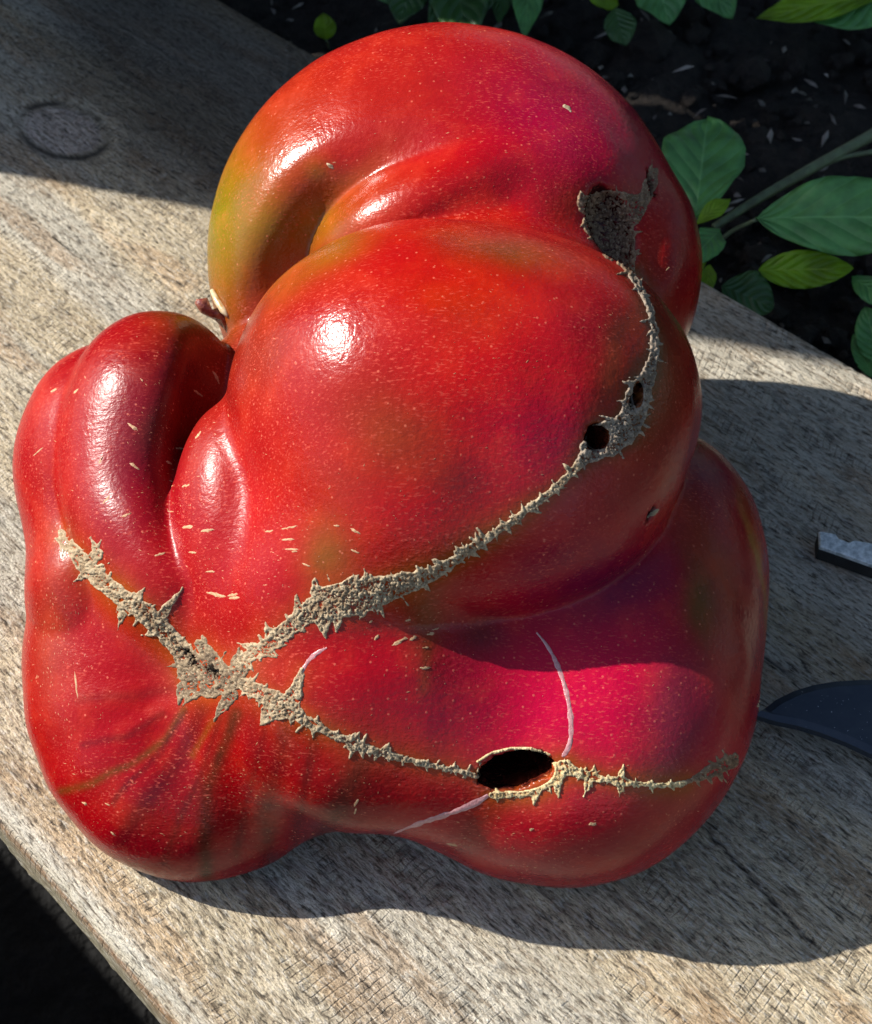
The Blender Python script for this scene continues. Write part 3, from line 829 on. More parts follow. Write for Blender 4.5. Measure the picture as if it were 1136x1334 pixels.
    h = 0.030 * (1 - np.exp(-dep / 2.0)) + 0.020 * tall * (1 - np.exp(-dep / 7.0)) * (r1 - 0.30) * 2 - 0.035 * (1 - np.exp(-dep / 4)) * sstep(0.2, 0.1, r2) + 0.012 * (r3 - 0.5) * (dep > 0)
    h = h + 0.014 * np.exp(-((dep - 1.6) / 1.2) ** 2)
    if not flat: h = h + plate * (1 - np.exp(-dep / 2.5))
    if flat: h = 0.02 * (1 - np.exp(-dep / 2.0)) + 0.05 * (fbm(np.stack([U * 0.35, V, V * 0], -1), 0.25, 3, 8) - 0.4) * (dep > 0)
    h = np.where(out, -0.012, h)
    pal, drk = TONES[spec['tone']]
    w = np.clip(0.30 + 0.7 * sstep(0.36, 0.58, r1) * sstep(0.06, 0.22, r2) + 0.5 * np.exp(-dep / 2.5), 0, 1)[:, None]
    if not flat: w = w * (1 - 0.5 * fiss[:, None] * (1 - np.exp(-dep / 2.0))[:, None]) * (0.75 + 0.25 * hv[:, None])
    c = pal * w + drk * (1 - w)
    o = mesh_obj('scar', P + N * h[:, None], q, MAT_CORK, tomato, col=c)
    return o
for key, spec in SCARS.items(): build_scar(key, spec)

# pale healed splits: glassy cords that lie on the skin
MAT_SPLIT = m_simple('healed_skin', (0.44, 0.22, 0.22), 0.22, 0.6, 1500, 0.45, (0.34, 0.14, 0.14), 0.5, 0.0004)
def build_split(pts):
    c = spline(pts, 8)
    d = np.gradient(c[:, :2], axis=0); d /= np.linalg.norm(d, axis=1, keepdims=True); n = np.stack([-d[:, 1], d[:, 0]], -1)
    K = 7; prof = np.linspace(-1, 1, K)
    U = (c[:, 0][:, None] + n[:, 0][:, None] * prof * (c[:, 2] * (0.45 + 0.6 * vnoise(np.column_stack([c[:, :2], c[:, 2] * 0]), 0.15, 4)))[:, None]); V = (c[:, 1][:, None] + n[:, 1][:, None] * prof * (c[:, 2] * (0.45 + 0.6 * vnoise(np.column_stack([c[:, :2], c[:, 2] * 0]), 0.15, 4)))[:, None])
    P, N, ok = hit_surface(U.ravel(), V.ravel())
    jit = vnoise(P, 9.0, 2).reshape(U.shape)
    h = (np.sqrt(np.maximum(1 - prof ** 2, 0)) * 0.016)[None, :] * (0.3 + 1.2 * jit) - 0.004
    V3 = P + N * h.ravel()[:, None]
    i = np.arange(U.size).reshape(U.shape)
    q = np.stack([i[:-1, :-1], i[1:, :-1], i[1:, 1:], i[:-1, 1:]], -1).reshape(-1, 4)
    mesh_obj('healed_split', V3, q, MAT_SPLIT, tomato)
build_split([(699, 824, 1.5), (712, 840, 3), (724, 862, 4.2), (734, 888, 4.6), (741, 916, 5.2), (744, 945, 5.5), (742, 970, 5), (733, 986, 4)])
build_split([(513, 1086, 1), (530, 1079, 3), (552, 1071, 4.5), (580, 1062, 5), (606, 1052, 5.5), (625, 1043, 5.5), (636, 1036, 4)])
build_split([(388, 884, 1.5), (396, 870, 3.5), (404, 858, 5), (416, 849, 4), (426, 844, 1.5)])

# raised corky flecks: the larger ones one by one, the fine ones as one scatter
FLECKS = [(537, 812, 14, 6, -20), (559, 817, 20, 5, -8), (486, 831, 16, 7, -35), (519, 840, 28, 8, -33), (542, 831, 14, 8, -25), (556, 829, 16, 7, -12), (558, 845, 13, 6, -5), (555, 868, 26, 7, -3), (484, 806, 9, 5, -30), (462, 717, 20, 6, 8),
          (382, 717, 28, 5, 4), (384, 725, 13, 5, 0), (306, 771, 20, 7, -20), (176, 560, 26, 9, 32), (172, 607, 22, 8, 34), (240, 635, 20, 6, -24), (261, 563, 15, 5, -35), (246, 684, 26, 7, 6), (268, 696, 30, 8, -12), (378, 686, 36, 6, -3),
          (372, 705, 22, 5, -4), (284, 773, 34, 8, 18), (302, 774, 18, 7, -14), (268, 745, 16, 5, 0), (465, 690, 20, 7, 28), (439, 685, 10, 6, 0), (98, 892, 46, 5, 84), (66, 512, 12, 5, -30), (185, 498, 10, 4, 50), (222, 606, 14, 6, 40), (280, 495, 26, 6, 60), (262, 515, 22, 5, 40),
          (237, 580, 13, 5, 20), (142, 655, 24, 5, -30), (160, 668, 18, 5, -25), (112, 1050, 12, 5, 25), (150, 1087, 14, 6, 25), (135, 1048, 10, 4, 30), (560, 1118, 34, 4, 14), (590, 1100, 20, 4, 8), (548, 1130, 18, 4, 20), (466, 1045, 14, 6, -60), (461, 1058, 12, 5, -60), (776, 1078, 12, 8, 10), (690, 1080, 10, 5, 0),
          (870, 350, 10, 4, -60), (350, 690, 18, 5, 2), (252, 720, 14, 5, 10), (206, 720, 18, 5, -15), (128, 600, 14, 5, -55), (50, 590, 22, 4, -50), (100, 505, 14, 4, -40), (432, 750, 12, 5, 60), (400, 740, 14, 5, 10)]
MAT_FLECK = m_simple('cork_fleck', (0.44, 0.29, 0.16), 0.6, 0.35, 2500, 0.5, (0.34, 0.17, 0.08), 0.6, 0.0003)
def lens(u0, v0, L, W, rot, n=5):
    c, s = math.cos(math.radians(rot)), math.sin(math.radians(rot))
    t = np.linspace(-1, 1, n); out = [(-1.0, 0)]
    pts = [(-1.0, 0.0)] + [(x, 1 - x * x) for x in np.linspace(-0.7, 0.7, n)] + [(1.0, 0.0)] + [(x, -(1 - x * x)) for x in np.linspace(0.7, -0.7, n)]
    pts = [(x, y + rng.normal(0, 0.28)) for x, y in pts]
    mid = [(-0.45, 0.0), (0.05, 0.05), (0.5, 0.0)]
    P = np.array(pts + mid); x = P[:, 0] * L / 2; y = P[:, 1] * W / 2
    return u0 + x * c - y * s, v0 + x * s + y * c, len(pts)
for f in FLECKS:
    f = (f[0] + rng.normal(0, 3), f[1] + rng.normal(0, 3), f[2] * rng.uniform(0.7, 1.15), f[3] * rng.uniform(0.65, 1.1), f[4] + rng.normal(0, 8))
    uu, vv, nb = lens(*f)
    P, N, ok = hit_surface(uu, vv)
    if not ok.all(): continue
    h = np.full(len(P), -0.01); h[nb:] = 0.014
    faces = []
    for i in range(nb):
        j = (i + 1) % nb; xi = (uu[i] + uu[j]) / 2
        k = nb + int(np.argmin(np.hypot(uu[nb:] - xi, vv[nb:] - (vv[i] + vv[j]) / 2)))
        faces.append((j, i, k))
    ks = [nb + int(np.argmin(np.hypot(uu[nb:] - (uu[i] + uu[(i + 1) % nb]) / 2, vv[nb:] - (vv[i] + vv[(i + 1) % nb]) / 2))) for i in range(nb)]
    for i in range(nb):
        a, b = ks[i - 1], ks[i]
        if a != b: faces.append((i, a, b) if True else None)
    mesh_obj('fleck', P + N * h[:, None], faces, MAT_FLECK, tomato)

def small_flecks():
    zones = [(300, 1060, 190, 80, 10, 15, 260), (650, 1110, 140, 35, 10, 20, 120), (80, 850, 45, 140, 85, 14, 280), (200, 620, 110, 150, 35, 30, 380), (350, 720, 120, 70, -5, 25, 120), (540, 830, 60, 60, -20, 18, 60),
             (540, 180, 220, 110, -15, 30, 120), (560, 560, 220, 220, -20, 40, 120), (420, 980, 120, 70, -35, 30, 90), (760, 1040, 160, 70, 10, 40, 70), (690, 420, 150, 120, 20, 40, 80), (850, 850, 110, 200, -60, 40, 40)]
    U, V, L, W, A = [], [], [], [], []
    for cx, cy, rx, ry, a, da, n in zones:
        U.append(rng.normal(cx, rx * 0.6, n)); V.append(rng.normal(cy, ry * 0.6, n)); L.append(rng.gamma(2.0, 1.2, n) + 1.6); A.append(np.radians(rng.normal(a, da, n)))
    U, V, L, A = map(np.concatenate, (U, V, L, A)); W = L * rng.uniform(0.12, 0.24, len(L)) + 0.4
    cor = [(-.5, 0), (0, .5), (.5, 0), (0, -.5), (0, 0)]
    UU = np.stack([U + x * L * np.cos(A) - y * W * np.sin(A) for x, y in cor], 1); VV = np.stack([V + x * L * np.sin(A) + y * W * np.cos(A) for x, y in cor], 1)
    P, N, ok = hit_surface(UU.ravel(), VV.ravel())
    h = np.tile([-.006, -.006, -.006, -.006, 0.008], len(U))
    Vx = (P + N * h[:, None]).reshape(-1, 5, 3); good = ok.reshape(-1, 5).all(1) & (np.linalg.norm(Vx - Vx[:, 4:5], axis=2).max(1) < 0.25)
    Vx = Vx[good]; n = len(Vx)
    F = np.concatenate([np.array([[1, 0, 4], [2, 1, 4], [3, 2, 4], [0, 3, 4]]) + 5 * i for i in range(n)])
    mesh_obj('fine_flecks', Vx.reshape(-1, 3), F, m_simple('fine_fleck', (0.46, 0.19, 0.09), 0.5, 0.4, 2500, 0.4), tomato, kind='stuff')
small_flecks()

def tube_mesh(path, radii, seg=10, caps=True):
    """skin a polyline (cm) with rings"""
    P = np.asarray(path, float); n = len(P); T = np.gradient(P, axis=0); T /= np.linalg.norm(T, axis=1, keepdims=True)
    up = np.array([0.13, 0.2, 0.97]); V = []
    for p, t, r in zip(P, T, radii):
        a = np.cross(t, up); a /= np.linalg.norm(a) + 1e-9; b = np.cross(t, a)
        for k in range(seg):
            w = 2 * math.pi * k / seg; V.append(p + r * (a * math.cos(w) + b * math.sin(w)))
    F = [(i * seg + k, i * seg + (k + 1) % seg, (i + 1) * seg + (k + 1) % seg, (i + 1) * seg + k) for i in range(n - 1) for k in range(seg)]
    V.append(P[0]); V.append(P[-1])
    F += [(len(V) - 2, (k + 1) % seg, k) for k in range(seg)] + [(len(V) - 1, (n - 1) * seg + k, (n - 1) * seg + (k + 1) % seg) for k in range(seg)]
    return V, F

def on_ray(px, py, t):
    d = px_dir(np.array([px], float), np.array([py], float))[0]
    return CAM_POS + d * t

# stub of the stalk squeezed between the folds
def stalk():
    base = [on_ray(px, py, t) for px, py, t in ((298, 420, 30.6), (290, 409, 30.4), (276, 404, 30.3), (264, 401, 30.2), (252, 397, 30.1))]
    V, F = tube_mesh(base, [0.16, 0.17, 0.10, 0.13, 0.05], 10)
    V = np.array(V) + (fbm(np.array(V), 4.0, 2, 3)[:, None] - 0.5) * 0.34
    mesh_obj('stalk', V, F, m_simple('amber_stalk', (0.34, 0.13, 0.06), 0.25, 0.6, 700, 0.7, (0.14, 0.03, 0.03), 0.6, 0.0008), tomato)
    P2 = [on_ray(px, py, t) for px, py, t in ((276, 378, 30.4), (283, 392, 30.3), (291, 404, 30.2), (297, 412, 30.1))]
    V, F = tube_mesh(P2, [0.05, 0.08, 0.09, 0.04], 8)
    mesh_obj('stalk', V, F, m_simple('pale_stalk', (0.50, 0.42, 0.28), 0.3, 0.5, 900, 0.4, (0.36, 0.22, 0.08)), tomato)
stalk()

# ---------------------------------------------------------------- blade and metal bar on the board
def slab(outline, z0, z1, bevel=0.05, tilt=None, drop=None):
    """closed polygon (world xy, cm) with bevelled top"""
    O = np.array(outline, float)[:, :2]; n = len(O)
    c = O.mean(0)
    nxt, prv = np.roll(O, -1, 0), np.roll(O, 1, 0)
    d = nxt - prv; d /= np.linalg.norm(d, axis=1, keepdims=True); nrm = np.stack([-d[:, 1], d[:, 0]], -1)
    if ((c - O) * nrm).sum() < 0: nrm = -nrm
    I = O + nrm * bevel
    lv = [(O, z0), (O, z1 - (drop or bevel)), (I, z1)]
    V = np.concatenate([np.column_stack([p, np.full(n, z)]) for p, z in lv])
    if tilt is not None: V[:, 2] += (V[:, :2] - c) @ np.array(tilt)
    F = [(k * n + i, k * n + (i + 1) % n, (k + 1) * n + (i + 1) % n, (k + 1) * n + i) for k in range(2) for i in range(n)]
    area = sum(O[i][0] * nxt[i][1] - O[i][1] * nxt[i][0] for i in range(n))
    top = [2 * n + i for i in range(n)]; bot = [i for i in range(n)][::-1]
    if area < 0: F = [f[::-1] for f in F]; top = top[::-1]; bot = bot[::-1]
    return V.tolist(), F + [tuple(top), tuple(bot)]

def m_blade():
    k = NT('blued_steel'); b = k.b; tc = k.n('TexCoord')
    n1 = k.noise(260, 4, 0.6, tc.outputs['Object']); n2 = k.noise(1500, 2, 0.5, tc.outputs['Object'])
    c = k.mix(k.ramp(n1, [(0.4, 0), (0.7, 0.6)]), (0.020, 0.028, 0.042), (0.04, 0.048, 0.058))
    c = k.mix(k.ramp(n2, [(0.72, 0), (0.76, 1)]), c, (0.4, 0.42, 0.42))
    k.l(c, b.inputs['Base Color']); b.inputs['Roughness'].default_value = 0.38; b.inputs['Metallic'].default_value = 0.35
    return k.m
zb = 0.9
edge_px = [(984, 930), (996, 922), (1012, 910), (1034, 899), (1060, 891), (1090, 886), (1125, 884), (1165, 884), (1200, 888), (1215, 960), (1200, 1000), (1165, 992), (1136, 981), (1104, 966), (1070, 953), (1040, 944), (1010, 938)]
bl = on_plane(np.array([p[0] for p in edge_px], float), np.array([p[1] for p in edge_px], float), zb)
knife = bpy.data.objects.new('knife', None); sc.collection.objects.link(knife)
knife.location = tuple(on_plane(np.array([1180.]), np.array([935.]), 0.0)[0] * CM)
knife['label'] = 'dark blue steel knife with its tip against the right side of the tomato'; knife['category'] = 'knife'
V, F = slab(bl, zb - 0.22, zb, 0.16, None, 0.05)
mesh_obj('blade', V, F, m_blade(), knife, smooth=False)
hd = on_plane(np.array([1195., 1330., 1335., 1200.]), np.array([890., 930., 1030., 990.]), zb)
V, F = slab([hd[0], hd[0] * .5 + hd[1] * .5 + (0.1, 0.15, 0), hd[1], hd[2], hd[3] * .5 + hd[2] * .5 - (0.05, 0.12, 0), hd[3]], 0.03, 1.25, 0.18)
mesh_obj('handle', V, F, m_simple('black_handle', (0.02, 0.02, 0.022), 0.5, 0.4, 300, 0.4), knife)

zm = 0.55
bar_px = [(1067, 692), (1078, 693), (1089, 695), (1093, 701), (1106, 706), (1113, 703), (1136, 707), (1185, 718), (1185, 748), (1136, 735), (1100, 722), (1068, 711)]
bo = on_plane(np.array([p[0] for p in bar_px], float), np.array([p[1] for p in bar_px], float), zm)
bar = bpy.data.objects.new('metal_bar', None); sc.collection.objects.link(bar); bar.location = tuple(np.array([bo[:, 0].mean(), bo[:, 1].mean(), 0.0]) * CM)
bar['label'] = 'small grey metal bar with a notched end on the shaded plank'; bar['category'] = 'metal bar'
V, F = slab(bo, 0.04, zm - 0.13, 0.02)
mesh_obj('underside', V, F, m_simple('dark_underside', (0.02, 0.02, 0.02), 0.7, 0.3, 300, 0.5), bar, smooth=False)
V, F = slab(bo, zm - 0.128, zm, 0.03)
k = NT('dull_zinc'); tcn = k.n('TexCoord'); nn = k.noise(700, 5, 0.65, tcn.outputs['Object'])
k.l(k.mix(k.ramp(nn, [(0.4, 0), (0.62, 1)]), (0.34, 0.38, 0.39), (0.66, 0.70, 0.70)), k.b.inputs['Base Color'])
k.b.inputs['Metallic'].default_value = 0.3; k.b.inputs['Roughness'].default_value = 0.5; k.l(k.bump(nn, 0.6, 0.0006), k.b.inputs['Normal'])
mesh_obj('top_plate', V, F, k.m, bar, smooth=False)

# ---------------------------------------------------------------- plants behind the board
def m_leaf(name, col, vein, trans=0.35, rough=0.45):
    k = NT(name); b = k.b; tc = k.n('TexCoord'); uv = k.n('UVMap', uv_map='leaf')
    n1 = k.noise(140, 4, 0.6, tc.outputs['Object'])
    sp = k.n('SeparateXYZ'); k.l(uv.outputs[0], sp.inputs[0])
    ax = k.math('ABSOLUTE', sp.outputs[1])
    mid = k.ramp(ax, [(0.0, 1), (0.05, 0)])
    sl = k.math('ADD', sp.outputs[0], k.math('MULTIPLY', ax, -0.35))
    sv = k.math('ABSOLUTE', k.math('SINE', k.math('MULTIPLY', sl, 19.0)))
    side = k.ramp(sv, [(0.0, 0.45), (0.14, 0)])
    c = k.mix(k.ramp(n1, [(0.32, 0.8), (0.62, 0)]), col, tuple(x * 0.5 for x in col))
    c = k.mix(k.math('MAXIMUM', mid, side), c, vein)
    k.l(c, b.inputs['Base Color']); b.inputs['Roughness'].default_value = rough
    k.l(k.bump(k.math('ADD', sv, n1), 0.5, 0.0014), b.inputs['Normal'])
    tr = k.n('BsdfTranslucent'); mx = k.n('MixShader'); out = k.t.nodes['Material Output']
    k.l(k.mix(1.0, c, (2.6, 2.3, 0.35), 'MULTIPLY'), tr.inputs['Color']); mx.inputs[0].default_value = trans
    k.l(b.outputs[0], mx.inputs[1]); k.l(tr.outputs[0], mx.inputs[2]); k.l(mx.outputs[0], out.inputs['Surface'])
    return k.m
LEAF = m_leaf('green_leaf', (0.12, 0.33, 0.10), (0.18, 0.40, 0.15))
LEAF_Y = m_leaf('lime_leaf', (0.24, 0.40, 0.02), (0.34, 0.46, 0.06), 0.5)
LEAF_D = m_leaf('dark_leaf', (0.04, 0.11, 0.025), (0.06, 0.12, 0.04), 0.25)
STEM = m_simple('green_stem', (0.12, 0.16, 0.08), 0.5, 0.4, 300, 0.4, (0.08, 0.09, 0.05))

def leaf(parent, tip_from, tip_to, width, z0, z1, shape=(0.5, 1.0), mat=None, curl=0.15, roll=0.0, label=None):
    """blade from base pixel to tip pixel, standing at heights z0 and z1 (cm); width in cm"""
    a = on_plane(np.array([tip_from[0]], float), np.array([tip_from[1]], float), z0)[0]
    b = on_plane(np.array([tip_to[0]], float), np.array([tip_to[1]], float), z1)[0]
    ax = b - a; L = np.linalg.norm(ax); ax /= L
    # across the leaf: close to square to the line of sight so the blade faces up and outward
    sight = (a + b) / 2 - CAM_POS; sight /= np.linalg.norm(sight)
    nrm0 = np.array([0, 0, 1.0]) * 0.6 - sight * 0.8
    sd = np.cross(nrm0, ax); sd /= np.linalg.norm(sd); up = np.cross(ax, sd)
    c, s = math.cos(roll), math.sin(roll); sd, up = sd * c + up * s, up * c - sd * s
    if up[2] < 0: up = -up
    nu, nv = 26, 10; V = []; UV = []
    pk, ex = shape
    for i in range(nu + 1):
        t = i / nu
        w = (math.sin(math.pi * t ** (math.log(0.5) / math.log(pk))) ** ex) * width * 0.5 * (1 + 0.010 * math.sin(i * 1.7 + a[0] * 3) + 0.006 * math.sin(i * 3.1))
        for j in range(nv + 1):
            y = j / nv * 2 - 1
            wav = width * (0.05 * math.sin(t * 9 + y * 2 + a[0]) * abs(y) + 0.03 * math.sin(t * 17 + a[1]) * y * y)
            V.append(a + ax * (t * L) + sd * (w * y) + up * (curl * L * (math.sin(math.pi * t) * 0.5) + 0.16 * w * abs(y) + wav - 0.03 * (1 - abs(y)) * 0))
            UV.append((t, y))
    m = nv + 1
    n = len(V); V = V + [np.array(p) - up * 0.03 for p in V]; UV = UV + UV
    F = [(i * m + j, (i + 1) * m + j, (i + 1) * m + j + 1, i * m + j + 1) for i in range(nu) for j in range(nv)]
    F += [tuple(n + k for k in f[::-1]) for f in F]
    for i in range(nu):
        F.append((i * m, n + i * m, n + (i + 1) * m, (i + 1) * m)); F.append((i * m + nv, (i + 1) * m + nv, n + (i + 1) * m + nv, n + i * m + nv))
    o = mesh_obj('leaf', V, F, mat or LEAF, parent)
    ul = o.data.uv_layers.new(name='leaf')
    for lp in o.data.loops: ul.data[lp.index].uv = UV[lp.vertex_index]
    if label: o['label'] = label
    return o

def plant(name, px, py, label, cat='plant', group=None):
    o = bpy.data.objects.new(name, None); sc.collection.objects.link(o)
    o.location = tuple(on_plane(np.array([float(px)]), np.array([float(py)]), SOIL_Z)[0] * CM)
    o['label'] = label; o['category'] = cat
    if group: o['group'] = group
    return o

def stem(parent, pts, r0, r1, mat=None, name='stem'):
    P = spline([tuple(on_plane(np.array([float(x)]), np.array([float(y)]), z)[0]) for x, y, z in pts], 5)
    V, F = tube_mesh(P, np.linspace(r0, r1, len(P)), 8)
    return mesh_obj(name, V, F, mat or STEM, parent)

p1 = plant('broadleaf_plant', 912, 330, 'young plant with a round green leaf just right of the tomato top', group='seedlings in the bed behind the plank')
leaf(p1, (906, 284), (921, 156), 2.55, 0.5, 1.2, (0.56, 0.62), LEAF, 0.10)
leaf(p1, (907, 292), (952, 259), 0.55, 0.5, 0.8, (0.5, 1.0), LEAF_Y, 0.2)
leaf(p1, (938, 300), (896, 346), 1.0, 0.3, 0.6, (0.5, 0.8), LEAF, 0.12)
leaf(p1, (912, 330), (903, 358), 0.5, 0.2, 0.2, (0.5, 0.8), LEAF_Y, 0.1)
leaf(p1, (925, 345), (918, 386), 0.5, -0.4, -0.6, (0.5, 0.8), LEAF_Y, 0.1)
stem(p1, [(912, 335, SOIL_Z - 0.3), (905, 318, -1.5), (903, 300, -0.4), (906, 283, 0.5)], 0.14, 0.09)
p2 = plant('broadleaf_plant', 1210, 190, 'plant with a long pale stem and a large oval leaf at the right edge', group='seedlings in the bed behind the plank')
stem(p2, [(1230, 110, SOIL_Z - 0.3), (1190, 142, -1.8), (1136, 176, -1.0), (1060, 218, -0.6), (990, 258, -0.4), (930, 296, -0.6)], 0.26, 0.12)
stem(p2, [(1190, 190, -1.4), (1136, 198, -1.0), (1095, 206, -0.8), (1050, 226, -0.7)], 0.10, 0.07)
stem(p2, [(930, 322, -1.0), (952, 302, -0.4), (985, 286, 0.4)], 0.08, 0.06, name='petiole')
leaf(p2, (984, 285), (1240, 288), 2.45, 0.4, 0.9, (0.5, 0.72), LEAF, 0.08)
leaf(p2, (988, 352), (1112, 350), 1.15, -0.6, -0.4, (0.45, 0.75), LEAF_Y, 0.06, 0.35, 'lime green leaf with a browned tip under the large oval leaf')
leaf(p2, (940, 372), (1008, 402), 1.5, -0.9, -1.2, (0.5, 0.7), LEAF_D, 0.1)
leaf(p2, (1110, 362), (1170, 400), 0.9, -0.8, -0.6, (0.5, 0.8), LEAF, 0.1)
p3 = plant('broadleaf_plant', 1175, 470, 'small plant with two blue green leaves at the right edge beside the plank corner', group='seedlings in the bed behind the plank')
leaf(p3, (1150, 480), (1126, 400), 1.1, -2.2, -1.2, (0.5, 0.75), LEAF, 0.1)
leaf(p3, (1136, 492), (1112, 435), 0.6, -2.5, -1.8, (0.5, 0.75), LEAF, 0.1)
stem(p3, [(1170, 490, SOIL_Z - 0.3), (1158, 485, -2.8), (1150, 478, -2.2)], 0.08, 0.05)
p4 = plant('leafy_weed', 600, -10, 'dark green blades behind the top of the tomato', group='weeds at the back of the bed')
for a, b, w, m in (((590, -40), (610, 60), 2.2, LEAF_D), ((640, -40), (560, 40), 2.4, LEAF_D), ((690, -40), (684, 48), 1.2, LEAF), ((655, -40), (650, 30), 1.0, LEAF_D), ((540, -30), (520, 30), 1.6, LEAF_D), ((480, -30), (540, 8), 1.2, LEAF)):
    leaf(p4, a, b, w, -0.8, -1.6, (0.45, 0.8), m, 0.12)
stem(p4, [(600, -20, SOIL_Z - 0.4), (602, -35, -2), (600, -50, -0.8)], 0.15, 0.1)
p5 = plant('leafy_weed', 860, -15, 'weed with drooping green leaves at the top edge right of the tomato', group='weeds at the back of the bed')
for a, b, w, m in (((850, -40), (872, 32), 2.0, LEAF), ((905, -40), (955, 22), 1.6, LEAF), ((760, -12), (806, 6), 1.0, LEAF_Y), ((800, 10), (815, 60), 1.2, LEAF_D)):
    leaf(p5, a, b, w, -1.0, -1.8, (0.5, 0.8), m, 0.12)
stem(p5, [(862, -20, SOIL_Z - 0.4), (862, -40, -1.6), (858, -60, -0.8)], 0.15, 0.1)
p6 = plant('leafy_weed', 1100, -20, 'weed with long light green leaves in the top right corner', group='weeds at the back of the bed')
for a, b, w, m in (((1150, -6), (985, 24), 1.3, LEAF_Y), ((1180, -10), (1060, 28), 2.0, LEAF), ((1100, -30), (1140, 32), 1.5, LEAF)):
    leaf(p6, a, b, w, -0.8, -1.8, (0.5, 0.85), m, 0.10)
stem(p6, [(1150, -20, SOIL_Z - 0.4), (1155, -30, -1.6), (1150, -40, -0.8)], 0.15, 0.1)
p7 = plant('seedling', 423, 60, 'tiny seedling with one bright lime leaf by the far plank edge')
leaf(p7, (425, 52), (421, 17), 0.85, -2.2, -1.2, (0.5, 0.7), LEAF_Y, 0.15)
stem(p7, [(430, 66, SOIL_Z - 0.3), (427, 58, -2.8), (425, 52, -2.2)], 0.06, 0.05)

# pale wood chips, twigs and crumbs lying on the soil
def soil_z(P): return 0
def chips():
    V, F = [], []
    for i in range(520):
        px, py = rng.uniform(330, 1300), rng.uniform(-260, 520)
        p = on_plane(np.array([px]), np.array([py]), SOIL_Z)[0]
        s_, r_ = to_board(p)
        if r_ < WB + 0.6: continue
        L, W_, Hh = rng.gamma(2.5, 0.16) + 0.12, rng.uniform(0.1, 0.26), rng.uniform(0.05, 0.14)
        a = rng.uniform(0, 6.28); R = Matrix.Rotation(a, 3, 'Z') @ Matrix.Rotation(rng.normal(0, 0.4), 3, 'Y')
        b0 = len(V); zc = SOIL_Z + 0.45 + rng.uniform(0, 0.7)
        for x, y, z in ((-.5, 0, 0), (0, .5, 0), (.5, .1, 0), (.1, -.5, 0), (-.1, 0, 1), (.2, .1, .8)):
            q = R @ Vector((x * L + rng.normal(0, .02), y * W_ + rng.normal(0, .02), z * Hh)); V.append((p[0] + q.x, p[1] + q.y, zc + q.z))
        F += [tuple(b0 + k for k in f) for f in ((0, 4, 1), (1, 4, 5), (1, 5, 2), (2, 5, 3), (3, 5, 4), (3, 4, 0), (0, 1, 3), (1, 2, 3))]
    V = np.array(V)
    mesh_obj('wood_chips', V, F, m_simple('chip', (0.26, 0.23, 0.20), 0.7, 0.3, 45, 0.7, (0.03, 0.025, 0.02)), kind='stuff', smooth=False)
    V, F = [], []
    ico = [(0, 0, 1), (.9, 0, .4), (.3, .85, .4), (-.7, .5, .4), (-.7, -.5, .4), (.3, -.85, .4), (.7, .5, -.4), (-.3, .85, -.4), (-.9, 0, -.4), (-.3, -.85, -.4), (.7, -.5, -.4), (0, 0, -1)]
    icf = [(0, 1, 2), (0, 2, 3), (0, 3, 4), (0, 4, 5), (0, 5, 1), (1, 6, 2), (2, 7, 3), (3, 8, 4), (4, 9, 5), (5, 10, 1), (6, 7, 2), (7, 8, 3), (8, 9, 4), (9, 10, 5), (10, 6, 1), (11, 7, 6), (11, 8, 7), (11, 9, 8), (11, 10, 9), (11, 6, 10)]
    for i in range(2600):
        px, py = rng.uniform(300, 1400), rng.uniform(-300, 560)
        p = on_plane(np.array([px]), np.array([py]), SOIL_Z)[0]
        s_, r_ = to_board(p)
        if r_ < WB + 0.5: continue
        sz = rng.gamma(2.2, 0.09) + 0.06; b0 = len(V); zc = SOIL_Z + rng.uniform(-0.1, 0.6)
        for x, y, z in ico: V.append((p[0] + x * sz * rng.uniform(.7, 1.3), p[1] + y * sz * rng.uniform(.7, 1.3), zc + z * sz * rng.uniform(.6, 1.1)))
        F += [tuple(b0 + k for k in f) for f in icf]
    mesh_obj('soil_crumbs', V, F, MAT_SOIL, kind='stuff', smooth=False)
chips()

# unseen foliage added behind and to the right to block low sky light
def sky_screen():
    n = 5200
    side = rng.random(n) < 0.5
    t = rng.uniform(0, 1, n)
    X = np.where(side, -160 + t * 380, 190 + rng.normal(0, 10, n)); Y = np.where(side, 190 + rng.normal(0, 10, n), -160 + t * 350)
    Z = -28 + rng.uniform(0, 1, n) * (230 + 20 * np.sin(t * 23) + 14 * np.sin(t * 61))
    V, F = [], []
    for i in range(n):
        s = rng.uniform(5, 10); R = Matrix.Rotation(rng.uniform(0, 6.28), 3, 'Z') @ Matrix.Rotation(rng.uniform(-1.2, 1.2), 3, 'X')
        b0 = len(V)
        for x, y, z in ((-1, 0, 0), (-.3, .5, .1), (.5, .4, .1), (1.1, 0, 0), (.5, -.4, .1), (-.3, -.5, .1)):
            q = R @ Vector((x * s, y * s, z * s)); V.append((X[i] + q.x, Y[i] + q.y, Z[i] + q.z))
        F += [(b0, b0 + 1, b0 + 5), (b0 + 1, b0 + 2, b0 + 4), (b0 + 1, b0 + 4, b0 + 5), (b0 + 2, b0 + 3, b0 + 4)]
    mesh_obj('sky_screen', np.array(V), F, m_simple('sky_screen_leaf', (0.05, 0.10, 0.03), 0.5, 0.4, 30, 0.6, None, 0, 0, 0.2), kind='stuff', smooth=False)
sky_screen()

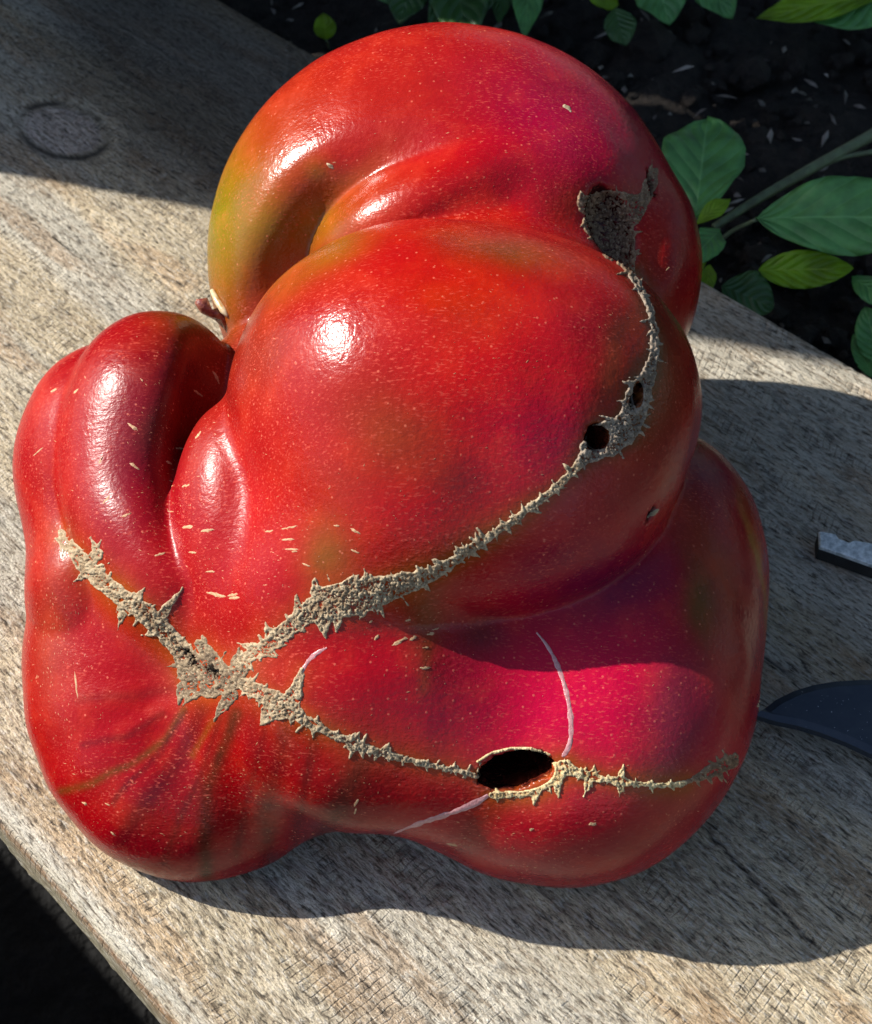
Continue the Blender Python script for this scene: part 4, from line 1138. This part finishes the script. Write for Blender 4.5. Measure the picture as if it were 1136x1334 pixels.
# ---------------------------------------------------------------- bed side under the plank, and unseen casters added for shade
WOODP = m_simple('old_timber', (0.16, 0.13, 0.10), 0.85, 0.2, 40, 0.5, None, 0.5, 0.002)
def box(name, c, ax, ay, hx, hy, z0, z1, mat, parent=None, **props):
    c = np.array([c[0], c[1], 0.0]); V = []
    for z in (z0, z1):
        for sx, sy in ((-1, -1), (1, -1), (1, 1), (-1, 1)): V.append(c + ax * hx * sx + ay * hy * sy + np.array([0, 0, z]))
    return mesh_obj(name, V, [(3, 2, 1, 0), (4, 5, 6, 7), (0, 1, 5, 4), (1, 2, 6, 5), (2, 3, 7, 6), (3, 0, 4, 7)], mat, parent, smooth=False, **props)
bw = from_board(-5.0, 8.5)
box('bed_side', bw, G, CR, 64, 1.4, -28, -1.83, WOODP, label='timber side of the raised bed under the plank', category='bed side')

# unseen wall added to the left: its end throws the straight shade edge on the plank
A2 = np.array([SUN_DIR[0], SUN_DIR[1], 0]); A2 /= np.linalg.norm(A2)        # towards the sun on the ground
N2 = np.array([A2[1], -A2[0], 0])
if N2[1] < 0: N2 = -N2                                                       # away from the camera
e0 = on_plane(np.array([135.]), np.array([252.]))[0]
fc = e0 + A2 * 27.0 
caster = bpy.data.objects.new('shade_caster', None); sc.collection.objects.link(caster)
caster.location = tuple((fc + N2 * 60) * CM); caster['label'] = 'unseen timber boards and cover added left of the plank to cast shade'; caster['category'] = 'added shade caster'
for i in range(11):
    box('caster_board', fc + N2 * (7.0 + i * 14.0), N2, A2, 6.9, 1.0, -28, 51.9, WOODP, caster)
for z in (8,): box('caster_rail', fc + N2 * 77 + A2 * 2.1, N2, A2, 76, 1.05, z, z + 7, WOODP, caster)
box('sky_cover', fc + N2 * 79 - A2 * 20, N2, A2, 78.4, 30, 52, 54, WOODP, caster)  # cover added to cut sky light over the back-left of the plank
rel = on_plane(np.array([945.]), np.array([436.]))[0] - e0
zr = (float(rel @ -A2) + 27 + 2) * SUN_DIR[2] / math.hypot(SUN_DIR[0], SUN_DIR[1])
box('caster_rail', fc + N2 * 74.0 + A2 * 2.1, N2, A2, 75.6, 1.05, zr - 2.5, zr + 2.5, WOODP, caster)  # added crosspiece whose end shades the board behind the fruit
nb = from_board(-20.0, -23.0)  # unseen box added to keep sun off the low ground at left
box('shade_box', nb, G, CR, 50, 11, -28, -2.5, WOODP, label='unseen low timber box added to shade the ground beside the plank', category='shade box')
